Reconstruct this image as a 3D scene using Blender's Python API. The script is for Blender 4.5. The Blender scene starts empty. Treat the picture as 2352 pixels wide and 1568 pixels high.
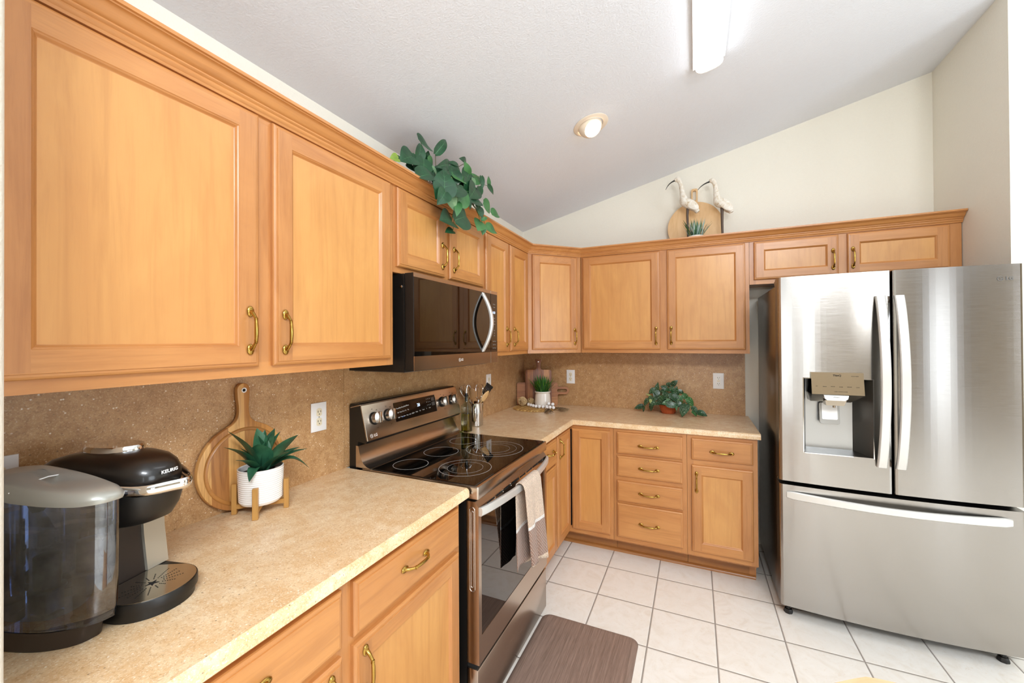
import bpy, bmesh, math, random
from math import sin, cos, pi, radians, sqrt, atan2
from mathutils import Vector, Matrix, Euler

SC = bpy.context.scene
COL = SC.collection

# ------------------------------------------------------------------ camera
def make_camera():
    cd = bpy.data.cameras.new('camera'); co = bpy.data.objects.new('camera', cd); COL.objects.link(co)
    yaw, pitch, roll, f = 0.4218, 0.0059, -0.0059, 918.86
    F = Vector((-sin(yaw)*cos(pitch), cos(yaw)*cos(pitch), sin(pitch)))
    R = Vector((cos(yaw), sin(yaw), 0)); U = R.cross(F)
    R2 = R*cos(roll) + U*sin(roll); U2 = U*cos(roll) - R*sin(roll)
    m = Matrix((R2, U2, -F)).transposed().to_4x4(); m.translation = (1.4203, -3.3446, 1.4702)
    co.matrix_world = m
    cd.sensor_width = 36; cd.lens = f/2352*36
    cd.shift_x = -(1184.01-1176)/2352; cd.shift_y = (777.13-784)/2352
    cd.clip_start = 0.02
    SC.camera = co
make_camera()

# ------------------------------------------------------------------ world, daylight, exposure
SC.view_settings.view_transform = 'Standard'
SC.view_settings.look = 'None'
SC.view_settings.gamma = 1
SC.view_settings.use_curve_mapping = False
SC.view_settings.exposure = -0.5
try:
    SC.cycles.use_denoising = True
    SC.cycles.max_bounces = 8; SC.cycles.diffuse_bounces = 6; SC.cycles.glossy_bounces = 5
    SC.cycles.transmission_bounces = 8; SC.cycles.transparent_max_bounces = 12
    SC.cycles.sample_clamp_indirect = 6
    SC.cycles.caustics_reflective = False; SC.cycles.caustics_refractive = False
except Exception:
    pass
W = bpy.data.worlds.new('daylight'); SC.world = W; W.use_nodes = True
W.node_tree.nodes['Background'].inputs[0].default_value = (0.80, 0.90, 1.0, 1)
W.node_tree.nodes['Background'].inputs[1].default_value = 1.3

def area(name, loc, target, sx, sy, power, col):
    ld = bpy.data.lights.new(name, 'AREA'); ld.shape = 'RECTANGLE'; ld.size = sx; ld.size_y = sy
    ld.energy = power; ld.color = col
    o = bpy.data.objects.new(name, ld); COL.objects.link(o); o.location = loc
    o.rotation_euler = (Vector(target)-Vector(loc)).to_track_quat('-Z', 'Y').to_euler()
    return o
# daylight coming in through the glazed openings of the rear and the right-hand wall
area('daylight_side_window', (6.45, -3.6, 1.5), (0, -3.3, 1.3), 2.4, 1.95, 130, (0.82, 0.91, 1.0))
area('daylight_rear_window', (1.45, -7.2, 1.25), (1.45, 0, 1.25), 0.5, 1.9, 17, (0.88, 0.94, 1.0))
area('daylight_rear_sidelight', (2.16, -7.2, 1.25), (2.16, 0, 1.25), 0.3, 1.9, 10, (0.88, 0.94, 1.0))
area('daylight_rear_door', (5.85, -7.2, 1.25), (4.0, 0, 1.25), 0.6, 2.2, 24, (0.88, 0.94, 1.0))
# unseen downward fill added behind the camera for more top light
area('added_overhead_fill', (2.3, -4.3, 2.86), (2.0, -3.7, 0.0), 1.2, 0.6, 145, (0.90, 0.95, 1.0))
# uplighter put in unseen behind the camera to brighten the ceiling
area('added_upward_fill', (3.2, -4.6, 1.9), (3.0, -4.3, 4.0), 0.5, 0.5, 135, (0.90, 0.95, 1.0))

# ------------------------------------------------------------------ helpers
def sock(v):
    return v
class NT:
    """short-hand for building one node tree"""
    def __init__(s, name):
        s.m = bpy.data.materials.new(name); s.m.use_nodes = True
        s.t = s.m.node_tree; s.b = s.t.nodes['Principled BSDF']; s.out = s.t.nodes['Material Output']
    def n(s, typ, ins=None, **kw):
        nd = s.t.nodes.new(typ)
        for k, v in kw.items(): setattr(nd, k, v)
        for k, v in (ins or {}).items():
            i = nd.inputs[k]
            if hasattr(v, 'is_output'): s.t.links.new(v, i)
            else: i.default_value = v
        return nd
    def set(s, **kw):
        for k, v in kw.items():
            i = s.b.inputs[k.replace('_', ' ')]
            if hasattr(v, 'is_output'): s.t.links.new(v, i)
            else: i.default_value = v
    def math(s, op, a, b=0.0, c=None):
        ins = {0: a, 1: b}
        if c is not None: ins[2] = c
        return s.n('ShaderNodeMath', ins, operation=op).outputs[0]
    def ramp(s, fac, stops, interp='LINEAR'):
        r = s.n('ShaderNodeValToRGB', {0: fac}); r.color_ramp.interpolation = interp
        e = r.color_ramp.elements
        while len(e) < len(stops): e.new(0.5)
        for el, (p, c) in zip(e, stops): el.position = p; el.color = c if len(c) == 4 else (*c, 1)
        return r.outputs[0]
    def mix(s, fac, a, b, mode='MIX'):
        m = s.n('ShaderNodeMix', data_type='RGBA', blend_type=mode)
        for k, v in ((0, fac), (6, a), (7, b)):
            if hasattr(v, 'is_output'): s.t.links.new(v, m.inputs[k])
            else: m.inputs[k].default_value = v if k == 0 or len(v) == 4 else (*v, 1)
        return m.outputs[2]
    def coords(s, scale=(1, 1, 1), rnd=True, kind='Object'):
        tc = s.n('ShaderNodeTexCoord').outputs[kind]
        if rnd:
            oi = s.n('ShaderNodeObjectInfo').outputs['Random']
            off = s.n('ShaderNodeVectorMath', {0: (17.3, 9.1, 23.7), 3: oi}, operation='SCALE')
            tc = s.n('ShaderNodeVectorMath', {0: tc, 1: off.outputs[0]}, operation='ADD').outputs[0]
        return s.n('ShaderNodeMapping', {0: tc, 3: scale}).outputs[0]
    def noise(s, vec, scale, detail=4, rough=0.55, dist=0.0):
        return s.n('ShaderNodeTexNoise', {'Vector': vec, 'Scale': scale, 'Detail': detail, 'Roughness': rough, 'Distortion': dist}).outputs[0]
    def bump(s, h, strength, dist=0.01):
        s.set(Normal=s.n('ShaderNodeBump', {'Strength': strength, 'Distance': dist, 'Height': h}).outputs[0])

def hexc(h):
    r = [int(h[i:i+2], 16)/255 for i in (0, 2, 4)]
    return tuple((c/12.92 if c <= 0.04045 else ((c+0.055)/1.055)**2.4) for c in r) + (1,)

def plain(name, col, rough=0.5, metal=0.0, **kw):
    t = NT(name); t.set(Base_Color=hexc(col) if isinstance(col, str) else (*col, 1)[:4], Roughness=rough, Metallic=metal)
    # slight, slow variation so that no surface is perfectly flat in tone
    v = t.noise(t.coords((1, 1, 1)), 6.0, 2)
    c = hexc(col) if isinstance(col, str) else (*col, 1)[:4]
    t.set(Base_Color=t.mix(v, tuple(x*0.94 for x in c[:3]), tuple(min(1, x*1.05) for x in c[:3])))
    for k, x in kw.items(): t.set(**{k: x})
    return t.m

def wood(name, light, mid, dark, axis, rough=0.38, coat=0.25, scale=1.0, streak=0.35, blotch=0.5, ring=0.0):
    """straight-grained timber, grain along the given axis"""
    t = NT(name)
    sc = [14.0*scale]*3; sc['xyz'.index(axis)] = 0.9*scale
    v = t.coords(tuple(sc))
    grain = t.noise(v, 3.2, 7, 0.62, 0.6)
    sc2 = [1.5*scale]*3; sc2['xyz'.index(axis)] = 0.55*scale
    v2 = t.coords(tuple(sc2))
    blot = t.noise(v2, 3.0, 4, 0.6, 1.2)
    sc3 = [26.0*scale]*3; sc3['xyz'.index(axis)] = 1.3*scale
    fine = t.noise(t.coords(tuple(sc3)), 9.0, 3, 0.7)
    c = t.ramp(blot, [(0.30, hexc(mid)), (0.62, hexc(light))])
    g = t.ramp(grain, [(0.47, (0, 0, 0, 1)), (0.66, (1, 1, 1, 1))])
    c = t.mix(t.math('MULTIPLY', g, streak), c, hexc(dark))
    f = t.ramp(fine, [(0.52, (0, 0, 0, 1)), (0.75, (1, 1, 1, 1))])
    c = t.mix(t.math('MULTIPLY', f, streak*0.45), c, hexc(dark))
    t.set(Base_Color=c, Roughness=rough, Coat_Weight=coat, Coat_Roughness=0.22)
    t.bump(grain, 0.04, 0.004)
    return t.m

def planks(name, cols, axis, width, rough=0.42, along='z'):
    """board glued up from strips of different tone; strips counted along `axis`, grain along `along`"""
    t = NT(name)
    tc = t.n('ShaderNodeTexCoord').outputs['Object']
    sep = t.n('ShaderNodeSeparateXYZ', {0: tc})
    u = t.math('DIVIDE', sep.outputs['XYZ'.index(axis.upper())], width)
    cell = t.math('FLOOR', t.math('ADD', u, 50.0))
    wn = t.n('ShaderNodeTexWhiteNoise', {1: cell}, noise_dimensions='1D').outputs[0]
    n = len(cols)
    base = t.ramp(wn, [(i/n, hexc(c)) for i, c in enumerate(cols)], 'CONSTANT')
    sc = [22.0]*3; sc['xyz'.index(along)] = 1.6
    off = t.n('ShaderNodeCombineXYZ', {0: t.math('MULTIPLY', cell, 3.1), 1: t.math('MULTIPLY', cell, 1.7), 2: t.math('MULTIPLY', cell, 2.3)}).outputs[0]
    v = t.n('ShaderNodeVectorMath', {0: t.n('ShaderNodeMapping', {0: tc, 3: tuple(sc)}).outputs[0], 1: off}, operation='ADD').outputs[0]
    g = t.noise(v, 3.0, 6, 0.62, 0.9)
    dark = t.mix(1.0, base, (0.42, 0.32, 0.24), 'MULTIPLY')
    t.set(Base_Color=t.mix(t.ramp(g, [(0.45, (0, 0, 0, 1)), (0.72, (0.75, 0.75, 0.75, 1))]), base, dark), Roughness=rough)
    return t.m

def metal(name, col, rough, aniso=0.0, brush=None, rot=0.25, **kw):
    t = NT(name)
    c = hexc(col)
    t.set(Metallic=1.0, Roughness=rough, Base_Color=c)
    if aniso:
        t.set(Anisotropic=aniso, Anisotropic_Rotation=rot)
        t.set(Tangent=t.n('ShaderNodeTangent', direction_type='RADIAL', axis='Z').outputs[0])
    if brush:
        n = t.noise(t.coords(brush), 4.0, 3, 0.6)
        t.set(Roughness=t.math('ADD', t.math('MULTIPLY', n, rough*0.7), rough*0.62))
        t.set(Base_Color=t.mix(n, tuple(x*0.95 for x in c[:3]), tuple(min(1, x*1.04) for x in c[:3])))
        t.bump(n, 0.008, 0.002)
    else:
        n = t.noise(t.coords((1, 1, 1)), 30, 2)
        t.set(Roughness=t.math('ADD', t.math('MULTIPLY', n, rough*0.3), rough*0.85))
    for k, x in kw.items(): t.set(**{k: x})
    return t.m

def paint(name, col, rough, bscale, bstr):
    """rolled / sprayed wall texture"""
    t = NT(name); c = hexc(col)
    v = t.coords((1, 1, 1), rnd=False)
    a = t.noise(v, bscale, 3, 0.5); b = t.noise(v, bscale*0.35, 2, 0.5)
    t.set(Base_Color=t.mix(b, tuple(x*0.97 for x in c[:3]), c), Roughness=rough)
    h = t.math('ADD', t.ramp(a, [(0.42, (0, 0, 0, 1)), (0.62, (1, 1, 1, 1))]), b)
    t.bump(h, bstr, 0.004)
    return t.m

def laminate(name, lo='DDBB8F', md='EBCFA6', hi='F1DDBC', d1='D8AD78', d2='B98B58', sp1='F8EBD4'):
    t = NT(name)
    v = t.coords((1, 1, 1), rnd=False)
    big = t.noise(v, 4.0, 5, 0.62, 0.9)
    mid = t.noise(v, 24.0, 5, 0.65, 0.5)
    fine = t.noise(v, 150.0, 4, 0.75, 0.4)
    fine2 = t.noise(v, 260.0, 3, 0.7, 0.3)
    c = t.ramp(big, [(0.30, hexc(lo)), (0.50, hexc(md)), (0.72, hexc(hi))])
    c = t.mix(t.ramp(mid, [(0.38, (0.7, 0.7, 0.7, 1)), (0.60, (0, 0, 0, 1))]), c, hexc(d1))
    c = t.mix(t.ramp(fine, [(0.34, (0.6, 0.6, 0.6, 1)), (0.49, (0, 0, 0, 1))]), c, hexc(d2))
    c = t.mix(t.ramp(fine2, [(0.54, (0, 0, 0, 1)), (0.68, (0.65, 0.65, 0.65, 1))]), c, hexc(sp1))
    vo = t.n('ShaderNodeTexVoronoi', {'Vector': v, 'Scale': 95.0}).outputs[0]
    sel = t.noise(v, 38.0, 2)
    sp = t.math('MULTIPLY', t.ramp(vo, [(0.13, (1, 1, 1, 1)), (0.22, (0, 0, 0, 1))]), t.ramp(sel, [(0.52, (0, 0, 0, 1)), (0.60, (1, 1, 1, 1))]))
    c = t.mix(t.math('MULTIPLY', sp, 0.85), c, hexc('FBF1DF'))
    vo2 = t.n('ShaderNodeTexVoronoi', {'Vector': v, 'Scale': 41.0}).outputs[0]
    c = t.mix(t.math('MULTIPLY', t.ramp(vo2, [(0.05, (1, 1, 1, 1)), (0.09, (0, 0, 0, 1))]), 0.7), c, hexc('6E5440'))
    t.set(Base_Color=c, Roughness=0.34, Coat_Weight=0.15, Coat_Roughness=0.25)
    t.bump(fine, 0.03, 0.002)
    return t.m

def tiles():
    t = NT('floor_tile')
    pos = t.n('ShaderNodeTexCoord').outputs['Object']
    s = t.n('ShaderNodeSeparateXYZ', {0: pos})
    T = 0.3055
    ux = t.math('DIVIDE', t.math('SUBTRACT', s.outputs[0], 0.5872), T); uy = t.math('DIVIDE', t.math('SUBTRACT', s.outputs[1], -0.7222), T)
    def edge(u):
        f = t.math('FRACT', t.math('ADD', u, 100.0))
        return t.math('MINIMUM', f, t.math('SUBTRACT', 1.0, f))
    e = t.math('MINIMUM', edge(ux), edge(uy))
    cell = t.n('ShaderNodeCombineXYZ', {0: t.math('FLOOR', ux), 1: t.math('FLOOR', uy)}).outputs[0]
    wn = t.n('ShaderNodeTexWhiteNoise', {0: cell}, noise_dimensions='2D').outputs
    off = t.n('ShaderNodeVectorMath', {0: wn[1], 1: (30, 30, 30)}, operation='MULTIPLY').outputs[0]
    v = t.n('ShaderNodeVectorMath', {0: pos, 1: off}, operation='ADD').outputs[0]
    a = t.noise(v, 9.0, 6, 0.65, 1.6); b = t.noise(v, 60.0, 4, 0.6, 1.0)
    c = t.ramp(a, [(0.28, hexc('E9E0D2')), (0.5, hexc('F2ECE2')), (0.75, hexc('F6F2EA'))])
    c = t.mix(t.ramp(b, [(0.58, (0, 0, 0, 1)), (0.75, (0.55, 0.55, 0.55, 1))]), c, hexc('E2D3BC'))
    c = t.mix(t.math('MULTIPLY', wn[0], 0.35), c, hexc('F0E8DC'))
    g = t.ramp(e, [(0.0085, (0, 0, 0, 1)), (0.0125, (1, 1, 1, 1))])
    t.set(Base_Color=t.mix(g, hexc('9A9086'), c))
    t.set(Roughness=t.math('SUBTRACT', 0.85, t.math('MULTIPLY', g, 0.42)))
    h = t.math('ADD', t.ramp(e, [(0.008, (0, 0, 0, 1)), (0.022, (1, 1, 1, 1))]), t.math('MULTIPLY', b, 0.12))
    t.bump(h, 0.35, 0.004)
    return t.m

def leafmat(name, base, edge, rough=0.4, spots=None):
    t = NT(name)
    v = t.coords((1, 1, 1))
    a = t.noise(v, 18.0, 3); b = t.noise(v, 120.0, 2)
    c = t.ramp(a, [(0.35, hexc(base)), (0.68, hexc(edge))])
    c = t.mix(t.math('MULTIPLY', b, 0.25), c, hexc(base))
    if spots:
        s = t.noise(v, 230.0, 2, 0.5)
        c = t.mix(t.ramp(s, [(0.58, (0, 0, 0, 1)), (0.63, (1, 1, 1, 1))]), c, hexc(spots))
    t.set(Base_Color=c, Roughness=rough, Subsurface_Weight=0.0)
    return t.m

def emit(name, col, strength):
    t = NT(name); c = hexc(col)
    t.set(Base_Color=c, Emission_Color=c, Emission_Strength=strength, Roughness=0.4)
    return t.m

def glass(name, col, rough=0.0, ior=1.45, alpha=1.0):
    t = NT(name); t.set(Base_Color=hexc(col), Roughness=rough, Transmission_Weight=1.0, IOR=ior)
    if alpha < 1: t.set(Alpha=alpha)
    return t.m
def thin_glass(name, tint, refl=0.08, rough=0.02):
    """tinted clear plastic wall: see-through with a mirror sheen"""
    t = NT(name)
    tr = t.n('ShaderNodeBsdfTransparent', {0: hexc(tint)}).outputs[0]
    gl = t.n('ShaderNodeBsdfGlossy', {0: (1, 1, 1, 1), 1: rough}).outputs[0]
    fr = t.n('ShaderNodeFresnel', {0: 1.45}).outputs[0]
    sc = t.noise(t.coords((1, 1, 1)), 25.0, 3)
    f = t.math('ADD', t.math('MULTIPLY', fr, 0.9), t.math('MULTIPLY', sc, refl))
    mx = t.n('ShaderNodeMixShader', {0: f, 1: tr, 2: gl}).outputs[0]
    t.t.links.new(mx, t.out.inputs[0])
    return t.m

M = {}
M['wv'] = wood('maple_vertical_grain', 'C68C4E', 'B97C42', '985E2E', 'z')
M['wx'] = wood('maple_grain_along_x', 'C68A4E', 'B87A42', '985F2F', 'x')
M['wy'] = wood('maple_grain_along_y', 'C68A4E', 'B87A42', '985F2F', 'y')
M['wf'] = wood('maple_frame_vertical', 'C0854D', 'B27640', '935A2E', 'z')
M['wpanel'] = wood('maple_panel', 'D29A58', 'C2874A', 'A96F36', 'z', streak=0.28, blotch=0.9, scale=0.8)
M['toe'] = wood('toe_kick_wood', 'A8713A', '9C6532', '7E4C22', 'x')
M['toey'] = wood('toe_kick_wood_along_y', 'A8713A', '9C6532', '7E4C22', 'y')
M['dark_gap'] = plain('dark_gap', '0B0A09', 0.9)
M['brass'] = metal('antique_brass', 'B4924A', 0.22)
M['lam'] = laminate('stone_laminate')
M['splash'] = laminate('stone_laminate_shaded', 'AD8458', 'BF9566', 'CCA577', 'A67A4C', '8A5F36', 'E0C49C')  # countertop laminate darkened: the backsplash's shade is put into this brown
M['tile'] = tiles()
M['wall'] = paint('wall_paint', 'ECE8DB', 0.75, 190.0, 0.15)
M['wall_far'] = paint('far_room_dimmed', 'A89880', 0.75, 190.0, 0.22)  # unseen rear and side walls toned darker to dim the fridge's reflection
M['ceil'] = paint('ceiling_paint', 'E5E9F0', 0.8, 130.0, 0.17)
M['white'] = plain('white_plastic', 'F1F0EE', 0.35)
M['ivory'] = plain('ivory_plastic', 'EADFC2', 0.35)
M['black'] = plain('black_plastic', '141210', 0.38)
M['blackgloss'] = plain('black_gloss', '060606', 0.06)
M['bglass'] = plain('black_glass', '070605', 0.025, Coat_Weight=0.6, Coat_Roughness=0.01)
M['steel'] = metal('brushed_steel_fridge', 'A7A39E', 0.2, 0.85, (2.0, 40.0, 260.0))
M['steel_side'] = metal('grey_steel_side', '77726D', 0.3, 0.3)
M['steel_range'] = metal('brushed_steel_range', 'C4B7AA', 0.24, 0.5, (40.0, 2.0, 220.0))
M['chrome'] = metal('chrome', 'E6E6E6', 0.06)
M['satin'] = plain('satin_handle', 'D9D7D2', 0.34, 0.55)
M['silver'] = plain('silver_plastic', 'A9A8A4', 0.32, 0.6)
M['red'] = plain('red_mark', 'B03020', 0.5)
# ------------------------------------------------------------------ mesh builder
class MB:
    def __init__(s): s.v = []; s.f = []; s.m = []; s.mi = 0
    def add(s, vs, fs, mi=None):
        o = len(s.v); s.v += [Vector(p) for p in vs]
        for f in fs: s.f.append(tuple(i+o for i in f)); s.m.append(s.mi if mi is None else mi)
        return s
    def box(s, x0, x1, y0, y1, z0, z1, mi=None, bevel=0.0, seg=2):
        if bevel:
            bm = bmesh.new(); bmesh.ops.create_cube(bm, size=1)
            for v in bm.verts: v.co = Vector((x0+(v.co.x+.5)*(x1-x0), y0+(v.co.y+.5)*(y1-y0), z0+(v.co.z+.5)*(z1-z0)))
            bmesh.ops.bevel(bm, geom=bm.edges[:], offset=bevel, segments=seg, affect='EDGES', profile=0.5)
            return s.bm(bm, mi)
        vs = [(x, y, z) for x in (x0, x1) for y in (y0, y1) for z in (z0, z1)]
        return s.add(vs, [(0, 1, 3, 2), (4, 6, 7, 5), (0, 4, 5, 1), (2, 3, 7, 6), (0, 2, 6, 4), (1, 5, 7, 3)], mi)
    def bm(s, bm, mi=None):
        bm.verts.index_update()
        s.add([v.co.copy() for v in bm.verts], [tuple(v.index for v in f.verts) for f in bm.faces], mi); bm.free(); return s
    def loft(s, rings, mi=None, close=True, cap=(True, True)):
        n = len(rings[0]); o = len(s.v); vs = [p for r in rings for p in r]; fs = []
        for i in range(len(rings)-1):
            for j in range(n if close else n-1):
                k = (j+1) % n
                fs.append((i*n+j, i*n+k, (i+1)*n+k, (i+1)*n+j))
        if cap[0]: fs.append(tuple(reversed(range(n))))
        if cap[1]: fs.append(tuple((len(rings)-1)*n+j for j in range(n)))
        return s.add(vs, fs, mi)
    def lathe(s, prof, n=32, c=(0, 0, 0), mi=None, cap=(True, True), M4=None):
        rings = []
        for r, z in prof:
            ring = [Vector((r*cos(2*pi*k/n), r*sin(2*pi*k/n), z)) for k in range(n)]
            if M4 is not None: ring = [M4 @ p for p in ring]
            rings.append([p+Vector(c) for p in ring])
        return s.loft(rings, mi, True, cap)
    def tube(s, path, rad, n=10, mi=None, flat=None, cap=True, up=None):
        path = [Vector(p) for p in path]; N = len(path)
        rad = rad if isinstance(rad, (list, tuple)) else [rad]*N
        rings = []; prev = None
        for i, p in enumerate(path):
            t = (path[min(i+1, N-1)]-path[max(i-1, 0)])
            t = t.normalized() if t.length > 1e-9 else Vector((0, 0, 1))
            if prev is None:
                a = Vector(up) if up else (Vector((0, 0, 1)) if abs(t.z) < 0.9 else Vector((1, 0, 0)))
            else: a = prev
            a = (a - t*a.dot(t)).normalized(); b = t.cross(a); prev = a
            fl = flat[i] if isinstance(flat, (list, tuple)) else (flat or 1.0)
            rings.append([p + a*(rad[i]*cos(2*pi*k/n)) + b*(rad[i]*fl*sin(2*pi*k/n)) for k in range(n)])
        return s.loft(rings, mi, True, (cap, cap))
    def prism(s, outline, z0, z1, mi=None, M4=None, bevel=0.0):
        """outline in local xy (CCW), extruded along z, optional matrix"""
        bm = bmesh.new(); vs = [bm.verts.new((x, y, z0)) for x, y in outline]
        f = bm.faces.new(vs); r = bmesh.ops.extrude_face_region(bm, geom=[f])
        for v in r['geom']:
            if isinstance(v, bmesh.types.BMVert): v.co.z = z1
        bmesh.ops.recalc_face_normals(bm, faces=bm.faces[:])
        if bevel:
            es = [e for e in bm.edges if abs(e.verts[0].co.z-e.verts[1].co.z) < 1e-7]
            bmesh.ops.bevel(bm, geom=es, offset=bevel, segments=2, affect='EDGES', profile=0.5)
        if M4 is not None: bmesh.ops.transform(bm, matrix=M4, verts=bm.verts)
        return s.bm(bm, mi)
    def sphere(s, c, r, n=16, m=10, sc=(1, 1, 1), mi=None, M4=None):
        prof = [(r*sin(pi*i/m), -r*cos(pi*i/m)) for i in range(m+1)]
        prof[0] = (r*0.02, -r); prof[-1] = (r*0.02, r)
        S = Matrix.Diagonal((*sc, 1)); S = (M4 @ S) if M4 is not None else S
        return s.lathe(prof, n, c, mi, (True, True), S)
    def xf(s, mat, start=0):
        for i in range(start, len(s.v)): s.v[i] = mat @ s.v[i]
        return s
    def build(s, name, mats, parent=None, smooth=35, off=None, flip=False):
        me = bpy.data.meshes.new(name)
        if parent is not None and off is None: off = T_LOC.get(parent.name, Vector())
        off = off or Vector()
        me.from_pydata([p-off for p in s.v], [], s.f)
        mats = mats if isinstance(mats, (list, tuple)) else [mats]
        for m in mats: me.materials.append(M[m] if isinstance(m, str) else m)
        me.polygons.foreach_set('material_index', s.m)
        bm = bmesh.new(); bm.from_mesh(me); bmesh.ops.recalc_face_normals(bm, faces=bm.faces[:]); bm.to_mesh(me); bm.free()
        if smooth:
            me.shade_smooth(); me.set_sharp_from_angle(angle=radians(smooth))
        o = bpy.data.objects.new(name, me); COL.objects.link(o)
        if parent is not None:
            o.parent = parent
            if parent.name in T_LOC: T_LOC[o.name] = T_LOC[parent.name]
        return o

T_LOC = {}
def thing(name, label, cat, loc=(0, 0, 0), rot=0.0, group=None):
    o = bpy.data.objects.new(name, None); COL.objects.link(o); o.empty_display_size = 0.05
    o.location = loc; o.rotation_euler = (0, 0, rot)
    T_LOC[o.name] = Vector(loc) if rot == 0 else Vector((0, 0, 0))
    return tag(o, label, cat, group)
def tag(o, label, cat, group=None, kind=None):
    o['label'] = label; o['category'] = cat
    if group: o['group'] = group
    if kind: o['kind'] = kind
    return o
def struct(o): o['kind'] = 'structure'; return o
def solo(mb, name, mats, label, cat, base=(0, 0, 0), group=None, smooth=35):
    """a thing that is one mesh; its origin at `base`"""
    o = mb.build(name, mats, None, smooth, Vector(base)); o.location = base
    return tag(o, label, cat, group)
def put(src, parent, loc, rot=(0, 0, 0), name=None):
    """copy of a one-mesh part onto another parent"""
    c = src.copy(); COL.objects.link(c); c.parent = parent; c.location = Vector(loc)-T_LOC.get(parent.name, Vector()); c.rotation_euler = rot
    return c
def lerp(a, b, t): return a+(b-a)*t
def arc(cx, cy, r, a0, a1, n): return [(cx+r*cos(lerp(a0, a1, i/n)), cy+r*sin(lerp(a0, a1, i/n))) for i in range(n+1)]
def rrect(x0, x1, y0, y1, r, n=5):
    return arc(x1-r, y0+r, r, -pi/2, 0, n)+arc(x1-r, y1-r, r, 0, pi/2, n)+arc(x0+r, y1-r, r, pi/2, pi, n)+arc(x0+r, y0+r, r, pi, 1.5*pi, n)
def frame_mat(o, x, y, z=None):
    """matrix whose columns are the local x, y axes and their cross product, at origin o"""
    x = Vector(x).normalized(); y = Vector(y).normalized(); zz = x.cross(y)
    m = Matrix((x, y, zz)).transposed().to_4x4(); m.translation = Vector(o); return m
def bez(p0, p1, p2, p3, n=12):
    r = []
    for i in range(n+1):
        t = i/n; u = 1-t
        r.append(Vector(p0)*u**3+Vector(p1)*3*u*u*t+Vector(p2)*3*u*t*t+Vector(p3)*t**3)
    return r
def text_mesh(txt, size, mat4, depth=0.0004, bold=False, spacing=1.0):
    cu = bpy.data.curves.new('lettering', 'FONT'); cu.body = txt; cu.size = size; cu.extrude = depth; cu.align_x = 'CENTER'; cu.align_y = 'CENTER'
    cu.resolution_u = 3; cu.space_character = spacing
    if bold: cu.offset = size*0.022
    ob = bpy.data.objects.new('lettering', cu); COL.objects.link(ob)
    dg = bpy.context.evaluated_depsgraph_get(); dg.update()
    me = bpy.data.meshes.new_from_object(ob.evaluated_get(dg))
    mb = MB(); mb.add([mat4 @ v.co for v in me.vertices], [tuple(p.vertices) for p in me.polygons])
    bpy.data.objects.remove(ob); bpy.data.curves.remove(cu); bpy.data.meshes.remove(me)
    return mb
def merge(*ms):
    r = MB()
    for m in ms:
        o = len(r.v); r.v += m.v; r.f += [tuple(i+o for i in f) for f in m.f]; r.m += m.m
    return r

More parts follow.
